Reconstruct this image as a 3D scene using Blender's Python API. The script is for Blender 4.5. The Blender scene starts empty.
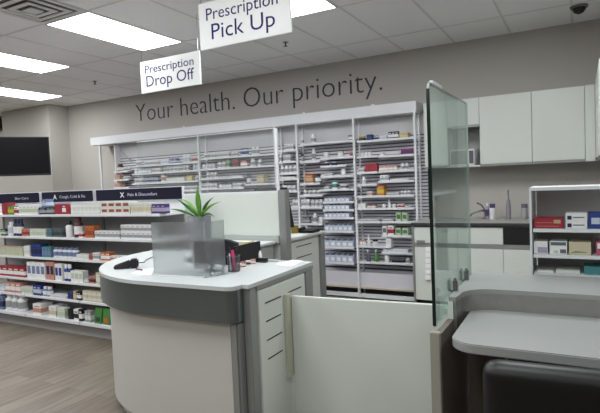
import bpy, bmesh, math, random
from mathutils import Vector, Matrix
random.seed(7)
S = bpy.context.scene
C = S.collection
PI = math.pi

# ------------------------------------------------------------------ camera
HC = 1.5
FPX, YAW, PITCH, ROLL = 507.699, math.radians(29.0437), math.radians(2.8753), math.radians(-2.3860)
_F = Vector((-math.sin(YAW)*math.cos(PITCH), math.cos(YAW)*math.cos(PITCH), -math.sin(PITCH)))
_R0 = Vector((math.cos(YAW), math.sin(YAW), 0)); _U0 = _R0.cross(_F)
_R = math.cos(ROLL)*_R0 + math.sin(ROLL)*_U0
_U = -math.sin(ROLL)*_R0 + math.cos(ROLL)*_U0
EYE = Vector((0, 0, HC))
def ray(x, y): return (x-300)/FPX*_R - (y-206.5)/FPX*_U + _F
def on_y(x, y, Y): d = ray(x, y); return EYE + d*(Y/d.y)
def on_x(x, y, X): d = ray(x, y); return EYE + d*(X/d.x)
def on_z(x, y, Z): d = ray(x, y); return EYE + d*((Z-HC)/d.z)

cam = bpy.data.cameras.new('camera'); camo = bpy.data.objects.new('camera', cam); C.objects.link(camo)
cam.sensor_fit = 'HORIZONTAL'; cam.sensor_width = 36; cam.lens = FPX/600*36; cam.clip_start = .05
m = Matrix.Identity(4)
for i in range(3):
    m[i][0] = _R[i]; m[i][1] = _U[i]; m[i][2] = -_F[i]; m[i][3] = EYE[i]
camo.matrix_world = m
S.camera = camo

# ------------------------------------------------------------------ materials
_mc = {}
def lin(c): return tuple(((v/255)/12.92 if v/255 <= .04045 else ((v/255+.055)/1.055)**2.4) for v in c)
def mat(name, rgb, rough=.5, metal=0, var=.05, scale=8, emit=0, spec=.5, coat=0, stretch=None, bump=0):
    key = (name, tuple(rgb))
    if key in _mc: return _mc[key]
    M = bpy.data.materials.new(name); M.use_nodes = True
    nt = M.node_tree; b = nt.nodes['Principled BSDF']
    c = lin(rgb)
    tc = nt.nodes.new('ShaderNodeTexCoord'); mp = nt.nodes.new('ShaderNodeMapping')
    if stretch: mp.inputs['Scale'].default_value = stretch
    nz = nt.nodes.new('ShaderNodeTexNoise'); nz.inputs['Scale'].default_value = scale; nz.inputs['Detail'].default_value = 3
    mx = nt.nodes.new('ShaderNodeMix'); mx.data_type = 'RGBA'
    mx.inputs[6].default_value = (*[v*(1-var) for v in c], 1); mx.inputs[7].default_value = (*[min(1, v*(1+var)) for v in c], 1)
    L = nt.links.new
    L(tc.outputs['Object'], mp.inputs[0]); L(mp.outputs[0], nz.inputs['Vector']); L(nz.outputs['Fac'], mx.inputs[0]); L(mx.outputs[2], b.inputs['Base Color'])
    b.inputs['Roughness'].default_value = rough; b.inputs['Metallic'].default_value = metal
    b.inputs['Specular IOR Level'].default_value = spec; b.inputs['Coat Weight'].default_value = coat
    if bump:
        bp = nt.nodes.new('ShaderNodeBump'); bp.inputs['Strength'].default_value = bump; bp.inputs['Distance'].default_value = .002
        L(nz.outputs['Fac'], bp.inputs['Height']); L(bp.outputs[0], b.inputs['Normal'])
    if emit:
        b.inputs['Emission Color'].default_value = (*c, 1); b.inputs['Emission Strength'].default_value = emit
    _mc[key] = M
    return M

def floor_mat():
    M = bpy.data.materials.new('vinyl_plank'); M.use_nodes = True
    nt = M.node_tree; b = nt.nodes['Principled BSDF']; L = nt.links.new
    tc = nt.nodes.new('ShaderNodeTexCoord'); mp = nt.nodes.new('ShaderNodeMapping'); mp.inputs['Rotation'].default_value = (0, 0, PI/2)
    br = nt.nodes.new('ShaderNodeTexBrick'); br.offset = .37
    br.inputs['Scale'].default_value = 1; br.inputs['Brick Width'].default_value = 1.22; br.inputs['Row Height'].default_value = .15
    br.inputs['Mortar Size'].default_value = .0015; br.inputs['Bias'].default_value = 0
    br.inputs['Color1'].default_value = (*lin((128, 120, 109)), 1); br.inputs['Color2'].default_value = (*lin((110, 101, 90)), 1)
    br.inputs['Mortar'].default_value = (*lin((84, 76, 67)), 1)
    m2 = nt.nodes.new('ShaderNodeMapping'); m2.inputs['Scale'].default_value = (9, .9, 1)
    nz = nt.nodes.new('ShaderNodeTexNoise'); nz.inputs['Scale'].default_value = 3; nz.inputs['Detail'].default_value = 5
    rp = nt.nodes.new('ShaderNodeValToRGB'); rp.color_ramp.elements[0].position = .3; rp.color_ramp.elements[1].position = .72
    rp.color_ramp.elements[0].color = (.62, .61, .58, 1); rp.color_ramp.elements[1].color = (1.1, 1.1, 1.1, 1)
    mx = nt.nodes.new('ShaderNodeMix'); mx.data_type = 'RGBA'; mx.blend_type = 'MULTIPLY'; mx.inputs[0].default_value = 1
    L(tc.outputs['Object'], mp.inputs[0]); L(mp.outputs[0], br.inputs['Vector'])
    L(tc.outputs['Object'], m2.inputs[0]); L(m2.outputs[0], nz.inputs['Vector']); L(nz.outputs['Fac'], rp.inputs[0])
    L(br.outputs['Color'], mx.inputs[6]); L(rp.outputs[0], mx.inputs[7]); L(mx.outputs[2], b.inputs['Base Color'])
    b.inputs['Roughness'].default_value = .42
    return M

def glass_mat(name, tint, refl=1.0, ior=1.5, haze=0.0):
    M = bpy.data.materials.new(name); M.use_nodes = True
    nt = M.node_tree; L = nt.links.new
    for n in list(nt.nodes):
        if n.type == 'BSDF_PRINCIPLED': nt.nodes.remove(n)
    out = nt.nodes['Material Output']
    fr = nt.nodes.new('ShaderNodeFresnel'); fr.inputs['IOR'].default_value = ior
    mu = nt.nodes.new('ShaderNodeMath'); mu.operation = 'MULTIPLY'; mu.inputs[1].default_value = refl; mu.use_clamp = True
    tr = nt.nodes.new('ShaderNodeBsdfTransparent'); tr.inputs[0].default_value = (*tint, 1)
    gl = nt.nodes.new('ShaderNodeBsdfGlossy'); gl.inputs['Roughness'].default_value = .01
    ms = nt.nodes.new('ShaderNodeMixShader')
    ge = nt.nodes.new('ShaderNodeNewGeometry'); mi = nt.nodes.new('ShaderNodeMapRange'); mi.inputs[3].default_value = ior; mi.inputs[4].default_value = 1/ior
    L(ge.outputs['Backfacing'], mi.inputs[0]); L(mi.outputs[0], fr.inputs['IOR'])
    L(fr.outputs[0], mu.inputs[0]); L(mu.outputs[0], ms.inputs[0]); L(tr.outputs[0], ms.inputs[1]); L(gl.outputs[0], ms.inputs[2])
    last = ms
    if haze:
        df = nt.nodes.new('ShaderNodeBsdfDiffuse'); df.inputs[0].default_value = (.85, .88, .87, 1)  # pale veil painted into the pane, standing for reflected room light
        m2 = nt.nodes.new('ShaderNodeMixShader'); m2.inputs[0].default_value = haze
        L(ms.outputs[0], m2.inputs[1]); L(df.outputs[0], m2.inputs[2]); last = m2
    L(last.outputs[0], out.inputs['Surface'])
    return M

def frosted_mat():
    M = bpy.data.materials.new('frosted_acrylic'); M.use_nodes = True
    nt = M.node_tree; L = nt.links.new
    for n in list(nt.nodes):
        if n.type == 'BSDF_PRINCIPLED': nt.nodes.remove(n)
    out = nt.nodes['Material Output']
    rf = nt.nodes.new('ShaderNodeBsdfRefraction'); rf.inputs['IOR'].default_value = 1.12; rf.inputs['Roughness'].default_value = .3
    rf.inputs['Color'].default_value = (.84, .86, .86, 1)
    df = nt.nodes.new('ShaderNodeBsdfDiffuse'); df.inputs[0].default_value = (.55, .58, .58, 1)
    gl = nt.nodes.new('ShaderNodeBsdfGlossy'); gl.inputs['Roughness'].default_value = .35; gl.inputs[0].default_value = (.9, .9, .9, 1)
    nz = nt.nodes.new('ShaderNodeTexNoise'); nz.inputs['Scale'].default_value = 60
    mr = nt.nodes.new('ShaderNodeMapRange'); mr.inputs[3].default_value = .08; mr.inputs[4].default_value = .12
    a = nt.nodes.new('ShaderNodeMixShader'); b = nt.nodes.new('ShaderNodeMixShader'); b.inputs[0].default_value = .08
    L(nz.outputs['Fac'], mr.inputs[0]); L(mr.outputs[0], a.inputs[0])
    L(rf.outputs[0], a.inputs[1]); L(df.outputs[0], a.inputs[2]); L(a.outputs[0], b.inputs[1]); L(gl.outputs[0], b.inputs[2]); L(b.outputs[0], out.inputs['Surface'])
    return M

WALL = mat('wall_paint', (184, 180, 174), .85, var=.03, scale=3)
CEIL = mat('ceiling_tile', (247, 247, 249), .95, var=.05, scale=60)
TBAR = mat('ceiling_tee', (222, 222, 221), .6)
WHITE = mat('white_laminate', (211, 217, 210), .38, var=.015)
WHITE2 = mat('white_enamel', (220, 222, 225), .4, var=.02)
BODY = mat('counter_panel', (192, 189, 184), .45, var=.02)
TOP = mat('grey_laminate_top', (194, 199, 199), .35, var=.04, scale=120)
BRUSH = mat('brushed_steel', (130, 140, 143), .28, metal=.9, var=.12, scale=6, stretch=(1, 1, 60))
BRUSHV = mat('brushed_steel_pale', (165, 163, 160), .42, metal=.85, var=.1, scale=30)
ALU = mat('aluminium', (158, 160, 158), .42, metal=.55, var=.03)
GREYP = mat('grey_panel', (166, 170, 168), .5)
SLAT = mat('slat_grey', (212, 210, 218), .55, var=.04)
SLATD = mat('slat_groove', (96, 94, 101), .8)
GBACK = mat('rack_back_grey', (160, 159, 158), .7)
NAVY = mat('sign_navy', (22, 22, 42), .6, spec=.2)
INK = mat('letter_navy', (40, 38, 104), .6, spec=.2)
WALLINK = mat('wall_letter_dark', (50, 50, 66), .5)
BLACK = mat('black_plastic', (22, 22, 25), .4)
BLACKM = mat('black_matte', (20, 20, 22), .7)
VINYL = mat('black_vinyl', (6, 6, 8), .42, var=.15, scale=25, bump=.15)
CHROME = mat('chrome', (200, 200, 205), .15, metal=1)
DARKB = mat('dark_brown_panel', (112, 105, 97), .6)
PAPER = mat('white_paper', (240, 240, 240), .8, var=.01)
GLASS = glass_mat('clear_glass', (.83, .915, .885), 1.15, haze=.05)
GLASSH = glass_mat('partition_glass', (.96, .975, .97), 1.0, haze=.05)
GEDGE = mat('glass_edge_dark', (18, 34, 30), .2)
GEDGE2 = mat('glass_edge_pale', (170, 190, 182), .3)
TOP2 = mat('pale_grey_top', (148, 150, 149), .4, var=.03, scale=120)
FROST = frosted_mat()
TVS = mat('tv_screen', (10, 9, 13), .5, spec=.15)
LEAF = mat('leaf_green', (112, 166, 70), .45, var=.35, scale=30)
LEAFD = mat('leaf_dark_green', (62, 116, 50), .45, var=.3, scale=30)

# ------------------------------------------------------------------ mesh builder
class MB:
    def __init__(s): s.v = []; s.f = []; s.mi = []; s.sm = []
    def add(s, vs, fs, mi=0, smooth=False):
        n = len(s.v); s.v += [tuple(p) for p in vs]
        for f in fs: s.f.append([n+i for i in f]); s.mi.append(mi); s.sm.append(smooth)
        return s
    def box(s, x0, x1, y0, y1, z0, z1, mi=0):
        if x0 > x1: x0, x1 = x1, x0
        if y0 > y1: y0, y1 = y1, y0
        if z0 > z1: z0, z1 = z1, z0
        v = [(x0,y0,z0),(x1,y0,z0),(x1,y1,z0),(x0,y1,z0),(x0,y0,z1),(x1,y0,z1),(x1,y1,z1),(x0,y1,z1)]
        return s.add(v, [(0,3,2,1),(4,5,6,7),(0,1,5,4),(1,2,6,5),(2,3,7,6),(3,0,4,7)], mi)
    def obox(s, p, q, th, z0, z1, mi=0):
        """upright slab between plan points p and q, thickness th to the left of p->q"""
        d = Vector((q[0]-p[0], q[1]-p[1])).normalized(); n = Vector((-d.y, d.x))*th
        a = [(p[0],p[1]),(q[0],q[1]),(q[0]+n.x,q[1]+n.y),(p[0]+n.x,p[1]+n.y)]
        return s.prism(a, z0, z1, mi)
    def prism(s, pts, z0, z1, mi=0, side_mi=None, smooth=False):
        n = len(pts); ar = sum(pts[i][0]*pts[(i+1)%n][1]-pts[(i+1)%n][0]*pts[i][1] for i in range(n))
        if ar < 0: pts = pts[::-1]
        v = [(x,y,z0) for x,y in pts]+[(x,y,z1) for x,y in pts]
        s.add(v, [tuple(range(n-1,-1,-1)), tuple(range(n,2*n))], mi)
        return s.add(v, [(i,(i+1)%n,n+(i+1)%n,n+i) for i in range(n)], mi if side_mi is None else side_mi, smooth)
    def strip(s, path, th, z0, z1, mi=0, smooth=True):
        """a bent upright sheet following plan path, thickness th to the left"""
        n = len(path); off = []
        for i in range(n):
            a = Vector(path[max(i-1,0)]); b = Vector(path[min(i+1,n-1)]); d = (b-a).normalized()
            off.append((path[i][0]-d.y*th, path[i][1]+d.x*th))
        v = [(x,y,z0) for x,y in path]+[(x,y,z1) for x,y in path]+[(x,y,z0) for x,y in off]+[(x,y,z1) for x,y in off]
        o, t, u, w = 0, n, 2*n, 3*n; fo, fi = [], []
        for i in range(n-1):
            fo.append((o+i, o+i+1, t+i+1, t+i)); fo.append((u+i+1, u+i, w+i, w+i+1))
            fi.append((t+i, t+i+1, w+i+1, w+i)); fi.append((o+i+1, o+i, u+i, u+i+1))
        fi += [(o, t, w, u), (o+n-1, u+n-1, w+n-1, t+n-1)]
        k = len(s.v); s.add(v, fo, mi, smooth); s.add(v, fi, mi)
        return s
    def lathe(s, prof, c=(0,0,0), seg=12, mi=0, mis=None, smooth=True):
        v = []; n = len(prof)
        for r, z in prof:
            for k in range(seg):
                a = 2*PI*k/seg; v.append((c[0]+r*math.cos(a), c[1]+r*math.sin(a), c[2]+z))
        for i in range(n-1):
            s.add([], [], 0)
        base = len(s.v); s.v += v
        for i in range(n-1):
            for k in range(seg):
                s.f.append([base+i*seg+k, base+i*seg+(k+1)%seg, base+(i+1)*seg+(k+1)%seg, base+(i+1)*seg+k])
                s.mi.append(mis[i] if mis else mi); s.sm.append(smooth)
        s.f.append([base+k for k in range(seg-1,-1,-1)]); s.mi.append(mis[0] if mis else mi); s.sm.append(False)
        s.f.append([base+(n-1)*seg+k for k in range(seg)]); s.mi.append(mis[-1] if mis else mi); s.sm.append(False)
        return s
    def tube(s, pts, r, seg=8, mi=0):
        pts = [Vector(p) for p in pts]; n = len(pts); base = len(s.v)
        rs = r if isinstance(r, (list, tuple)) else [r]*n
        for i, p in enumerate(pts):
            d = (pts[min(i+1,n-1)]-pts[max(i-1,0)]).normalized()
            a = d.cross(Vector((0,0,1)));
            if a.length < .05: a = d.cross(Vector((1,0,0)))
            a.normalize(); b = d.cross(a)
            for k in range(seg):
                t = 2*PI*k/seg; s.v.append(tuple(p+(a*math.cos(t)+b*math.sin(t))*rs[i]))
        for i in range(n-1):
            for k in range(seg):
                s.f.append([base+i*seg+k, base+(i+1)*seg+k, base+(i+1)*seg+(k+1)%seg, base+i*seg+(k+1)%seg]); s.mi.append(mi); s.sm.append(True)
        s.f.append([base+k for k in range(seg)]); s.mi.append(mi); s.sm.append(False)
        s.f.append([base+(n-1)*seg+k for k in range(seg-1,-1,-1)]); s.mi.append(mi); s.sm.append(False)
        return s
    def mesh(s, name, mats, origin=(0,0,0), bevel=0, seg=2):
        me = bpy.data.meshes.new(name)
        ox, oy, oz = origin
        me.from_pydata([(x-ox, y-oy, z-oz) for x, y, z in s.v], [], s.f)
        for M in (mats if isinstance(mats, (list, tuple)) else [mats]): me.materials.append(M)
        for p, i, sm in zip(me.polygons, s.mi, s.sm): p.material_index = i; p.use_smooth = sm
        bm = bmesh.new(); bm.from_mesh(me)
        bmesh.ops.remove_doubles(bm, verts=bm.verts, dist=1e-5)
        bmesh.ops.recalc_face_normals(bm, faces=bm.faces)
        if bevel:
            ed = [e for e in bm.edges if len(e.link_faces) == 2 and e.calc_face_angle(0) > .6]
            bmesh.ops.bevel(bm, geom=ed, offset=bevel, segments=seg, affect='EDGES', clamp_overlap=True)
        bm.to_mesh(me); bm.free(); me.set_sharp_from_angle(angle=math.radians(42)); me.update()
        return me

def wloc(o):
    v = Vector((0,0,0))
    while o: v += o.location; o = o.parent
    return v
def link(name, me, parent=None, loc=(0,0,0), label=None):
    o = bpy.data.objects.new(name, me); C.objects.link(o); o.location = loc
    if parent is not None: o.parent = parent
    if label: o['label'] = label
    return o
def part(name, mb, mats, parent, bevel=0, label=None, seg=2):
    return link(name, mb.mesh(name, mats, wloc(parent), bevel, seg), parent, label=label)
def tag(o, label, cat, group=None):
    o['label'] = label; o['category'] = cat
    if group: o['group'] = group
    return o
def thing(name, label, cat, loc=(0,0,0), group=None):
    o = bpy.data.objects.new(name, None); C.objects.link(o); o.location = loc; o.empty_display_size = .1
    return tag(o, label, cat, group)
def solid(name, mb, mats, label, cat, loc=(0,0,0), bevel=0, group=None, seg=2):
    return tag(link(name, mb.mesh(name, mats, loc, bevel, seg), None, loc), label, cat, group)
def struct(name, mb, mats, bevel=0):
    o = link(name, mb.mesh(name, mats, (0,0,0), bevel)); o['kind'] = 'structure'; return o

def text_mb(body, size=1, extrude=.002, offset=0, align='LEFT'):
    cu = bpy.data.curves.new('t', 'FONT'); cu.body = body; cu.size = size; cu.extrude = extrude; cu.offset = offset; cu.align_x = align; cu.resolution_u = 3
    o = bpy.data.objects.new('t', cu); C.objects.link(o)
    dg = bpy.context.evaluated_depsgraph_get(); dg.update()
    me = bpy.data.meshes.new_from_object(o.evaluated_get(dg))
    mb = MB(); mb.add([v.co[:] for v in me.vertices], [tuple(p.vertices) for p in me.polygons])
    bpy.data.objects.remove(o); bpy.data.curves.remove(cu); bpy.data.meshes.remove(me)
    return mb
def text_on(body, x0, x1, y, zb, zcap, offset=0, ex=.002, ref=None):
    """upright lettering facing -Y, spanning x0..x1, baseline zb, cap height zcap"""
    t = text_mb(body, 1, 0.01, offset)
    xs = [p[0] for p in t.v]
    r = text_mb(ref or 'H', 1, .01, offset); ch = max(p[1] for p in r.v)
    sx = (x1-x0)/(max(xs)-min(xs)); mx = min(xs); sz = zcap/ch
    t.v = [(x0+(p[0]-mx)*sx, y-(p[2]/.01)*ex, zb+p[1]*sz) for p in t.v]
    return t

def words_of(t, gap):
    xs = sorted((min(t.v[i][0] for i in f), max(t.v[i][0] for i in f)) for f in t.f)
    cuts = []; hi = xs[0][1]
    for a, b in xs:
        if a > hi+gap: cuts.append((hi+a)/2)
        hi = max(hi, b)
    out = [MB() for _ in range(len(cuts)+1)]
    for f in t.f:
        k = sum(1 for c in cuts if t.v[f[0]][0] > c)
        out[k].add([t.v[i] for i in f], [tuple(range(len(f)))])
    return out
ONES = 'zeroth first second third fourth fifth sixth seventh eighth ninth tenth eleventh twelfth thirteenth fourteenth fifteenth sixteenth seventeenth eighteenth nineteenth'.split()
def ordinal(n):
    if n < 20: return ONES[n]
    t = {2: 'twent', 3: 'thirt', 4: 'fort', 5: 'fift', 6: 'sixt'}[n//10]
    return t+'ieth' if n % 10 == 0 else t+'y-'+ONES[n % 10]

# ------------------------------------------------------------------ room
H = 3.05; WY = 6.22
XR = .46
struct('floor', MB().box(-17, 3.2, -7, 6.5, -.1, 0), [floor_mat()])
struct('ceiling', MB().box(-17, 3.2, -7, 6.5, H, H+.1), [CEIL])
struct('wall_back', MB().box(-17, 3.2, WY, WY+.15, 0, H), [WALL])
struct('wall_left', MB().box(-17.15, -17, -7, 6.4, 0, H), [WALL])
struct('wall_right', MB().prism([(XR, WY), (XR, 4.3), (3.0, 4.3), (3.0, -7), (3.15, -7), (3.15, 4.45), (XR+.15, 4.45), (XR+.15, WY)], 0, H), [WALL])
struct('wall_rear', MB().box(-17, 3.2, -7.15, -7, 0, H), [WALL])
struct('column', MB().box(-9.66, -8.26, 5.82, WY, 0, H), [WALL])
struct('baseboard_back', MB().box(-8.2, -7.0, WY-.012, WY, 0, .1), [GREYP])
tb = MB()
for k in range(-6, 28):
    x = -.06-.61*k
    if -17 < x < 3.1: tb.box(x-.012, x+.012, -7, WY, H-.002, H+.01)
for k in range(11):
    y = 5.50-1.22*k
    tb.box(-17, 3.0, y-.012, y+.012, H-.0025, H+.01)
struct('ceiling_grid', tb, [TBAR])

# lamps
E = 8.0
LAMP = mat('lamp_diffuser', (251, 253, 255), .6, emit=E, var=0)
def lamp(x0, y0, label):
    t = thing('ceiling_light', label, 'ceiling light', (x0+.305, y0+.61, H), 'recessed ceiling light panels')
    fr = MB(); a, b, c, d = x0+.012, x0+.598, y0+.012, y0+1.208
    for q in ((a, b, c, c+.012), (a, b, d-.012, d), (a, a+.012, c, d), (b-.012, b, c, d)): fr.box(*q, H-.008, H-.001)
    part('frame', fr, [WHITE2], t)
    part('diffuser', MB().box(a+.012, b-.012, c+.012, d-.012, H-.006, H-.002), [LAMP], t)
lamp(-4.33, 3.06, 'bright recessed ceiling light panel beside the square air vent')
lamp(-6.16, 3.06, 'bright ceiling light panel cut by the photo edge, middle of the left column')
lamp(-7.99, 4.28, 'bright ceiling light panel farthest away, above the wall television')
lamp(-2.50, 3.06, 'bright ceiling light panel partly hidden behind the pick up sign')
def area(x0, y0, e=1.0):
    l = bpy.data.lights.new('unseen_ceiling_lamp', 'AREA'); l.shape = 'RECTANGLE'; l.size = .56; l.size_y = 1.17
    l.energy = E*PI*.56*1.17*e; l.color = (.965, .985, 1)
    o = bpy.data.objects.new('unseen_ceiling_lamp', l); C.objects.link(o); o.location = (x0+.305, y0+.61, H-.012)
for y0, xs in ((.62, (-9.82, -7.99, -6.16, -4.33, -2.5, -.67, 1.16)), (-1.82, (-9.82, -6.16, -4.33, -2.5, -.67)), (-4.26, (-6.16, -2.5, 1.16)), (3.06, (-9.82, -.67)), (4.28, (-11.65, -14.1)), (1.84, (-11.65,))):  # unseen lamps; the far-left ones are added to brighten the left ceiling
    for x in xs: area(x, y0, .6 if y0 < -1 else .6 if (y0 < 1 and x > -1) else 1)

# ceiling fittings
v = thing('air_vent', 'square ceiling air vent with slotted rings, at the top corner of the photo', 'air vent', (-4.025, 2.755, H))
fr = MB()
for k, (r0, r1) in enumerate(((.30, .255), (.22, .175), (.14, .095))):
    z = H-.004-.006*k
    for q in ((-r0, r0, -r0, -r1), (-r0, r0, r1, r0), (-r0, -r1, -r1, r1), (r1, r0, -r1, r1)):
        fr.box(-4.025+q[0], -4.025+q[1], 2.755+q[2], 2.755+q[3], z-.006, z)
part('frame', fr, [TBAR], v)
part('backing', MB().box(-4.31, -3.74, 2.47, 3.04, H-.0035, H-.001), [mat('vent_dark', (112, 112, 112), .8)], v)
part('center_plate', MB().box(-4.085, -3.965, 2.695, 2.815, H-.03, H-.02), [TBAR], v)
for p, lab in (((-6.07, 5.04), 'small sprinkler head in the ceiling between light panels and wall lettering'), ((-2.86, 4.97), 'small sprinkler head in the ceiling beside the pick up sign')):
    s_ = thing('sprinkler', lab, 'sprinkler', (p[0], p[1], H))
    part('escutcheon', MB().lathe([(.035, -.006), (.035, -.001)], (p[0], p[1], H)), [CHROME], s_)
    part('deflector', MB().lathe([(.01, -.05), (.022, -.048), (.022, -.044), (.008, -.04), (.01, -.006)], (p[0], p[1], H)), [mat('dark_metal', (70, 70, 72), .4, metal=.6)], s_)
cc = on_z(579, 6, H)
s_ = thing('security_camera', 'small dark dome camera on the ceiling above the kitchen cabinets', 'camera', (cc.x, cc.y, H))
part('base', MB().lathe([(.075, -.02), (.08, -.001)], (cc.x, cc.y, H), 16), [mat('grey_plastic', (120, 120, 124), .5)], s_)
part('dome', MB().lathe([(.012, -.075), (.04, -.062), (.056, -.04), (.06, -.02)], (cc.x, cc.y, H), 16), [BLACK], s_)

# wall lettering
wl = thing('wall_slogan', 'dark slogan lettering across the beige wall above the shelving', 'lettering', (-4.36, WY, 2.6))
for wmb in words_of(text_on('Your health. Our priority.', -6.53, -2.19, WY-.003, 2.605, .282, -.016, .003), .075):
    part('lettering', wmb, [WALLINK], wl)

# hanging signs
def hang_sign(cx, Y, w, zb, zt, small, big, label):
    t = thing('hanging_sign', label, 'sign', (cx, Y, zb), 'hanging department signs')
    part('plate', MB().box(cx-w/2, cx+w/2, Y-.006, Y+.006, zb, zt), [mat('sign_white', (246, 248, 248), .4)], t, .003)
    for sx in (-1, 1):
        part('wire', MB().tube([(cx+sx*(w/2-.02), Y, zt-.01), (cx+sx*(w/2-.02), Y, H)], .0025, 6), [CHROME], t)
    h = zt-zb
    l1 = text_on(small[0], cx-w/2+small[1]*w, cx-w/2+small[2]*w, Y-.0065, zb+small[3]*h, small[4]*h, -.004, .0012)
    l2 = text_on(big[0], cx-w/2+big[1]*w, cx-w/2+big[2]*w, Y-.0065, zb+big[3]*h, big[4]*h, -.004, .0012)
    part('lettering', l1, [INK], t)
    for wmb in words_of(l2, .018): part('lettering', wmb, [INK], t)
a = on_y(201, 51, 2.72); b = on_y(292, 31, 2.72)
hang_sign((a.x+b.x)/2, 2.72, b.x-a.x, a.z, a.z+.305, ('Prescription', .09, .875, .61, .25), ('Pick Up', .145, .84, .19, .325), 'white hanging sign reading prescription pick up, the larger and nearer one')
a = on_y(142, 94, 3.68); b = on_y(201.5, 83, 3.68)
hang_sign((a.x+b.x)/2, 3.68, b.x-a.x, a.z, a.z+.305, ('Prescription', .085, .90, .61, .245), ('Drop Off', .10, .90, .19, .335), 'white hanging sign reading prescription drop off, the smaller one farther back')

# television on the column
tp = on_y(24, 156, 5.45)
tr = on_y(50, 156, 5.45)
dirx = Vector((.55, .83, 0)).normalized()   # along the screen, towards its right end
nrm = Vector((dirx.y, -dirx.x, 0))
right_end = Vector((tr.x, tr.y, 0))
TW, TH = 1.12, .635
ctr = right_end - dirx*(TW/2)
zc = (on_y(48, 139, 5.45).z + on_y(51, 173, 5.45).z)/2
tv = thing('wall_tv', 'black flat television on an arm beside the beige column', 'television', (ctr.x, ctr.y, zc-TH/2))
def oriented(mb, c):
    mb.v = [tuple(Vector((c.x, c.y, 0)) + dirx*p[0] - nrm*p[1] + Vector((0, 0, zc+p[2]))) for p in mb.v]; return mb
part('bezel', oriented(MB().box(-TW/2, TW/2, -.02, .03, -TH/2, TH/2), ctr), [BLACK], tv, .005)
part('screen', oriented(MB().box(-TW/2+.018, TW/2-.018, -.023, -.018, -TH/2+.03, TH/2-.018), ctr), [TVS], tv)
cw = Vector((-9.0, 5.82, 0)); lc = cw-ctr
part('mount_arm', MB().tube([(ctr.x-nrm.x*.02, ctr.y-nrm.y*.02, zc), (ctr.x-nrm.x*.14, ctr.y-nrm.y*.14, zc), (-9.5, 5.82, zc)], .025), [BLACKM], tv)
sp = on_y(3, 124, WY-.1)
solid('wall_speaker', MB().box(sp.x-.35, sp.x+.03, WY-.18, WY, sp.z-.1, sp.z+.1), [BLACKM], 'dark box speaker high on the wall past the column', 'speaker', (sp.x-.16, WY-.09, sp.z-.1), .01)

# ------------------------------------------------------------------ stock
_mesh = {}
BOXM = {}
COL = dict(
    white=(232, 232, 232), pale=(214, 218, 208), grey=(170, 172, 176), red=(190, 38, 52), blue=(38, 66, 160), navy=(36, 44, 92), teal=(70, 150, 156),
    green=(70, 150, 62), dgreen=(48, 78, 62), yellow=(226, 196, 50), orange=(226, 112, 40), purple=(74, 52, 130), brown=(92, 40, 34), cream=(222, 208, 170),
    black=(26, 26, 30), pink=(214, 90, 120), salmon=(222, 150, 130), tan=(204, 178, 132), lilac=(182, 166, 200), ltblue=(190, 200, 222), magenta=(170, 40, 96), mint=(200, 220, 188), rust=(176, 74, 52), slate=(100, 108, 124), bluew=(120, 140, 190), haze=(158, 150, 166))
def cm(c, rough=.5):
    r_, g_, b_ = COL[c]; l_ = .35*r_+.45*g_+.2*b_
    return mat('pack_'+c, tuple((.98 if c in ('white', 'ltblue', 'pale') else .9)*(.82*q+.18*l_) for q in (r_, g_, b_)), rough, var=.06, scale=20)
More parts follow.
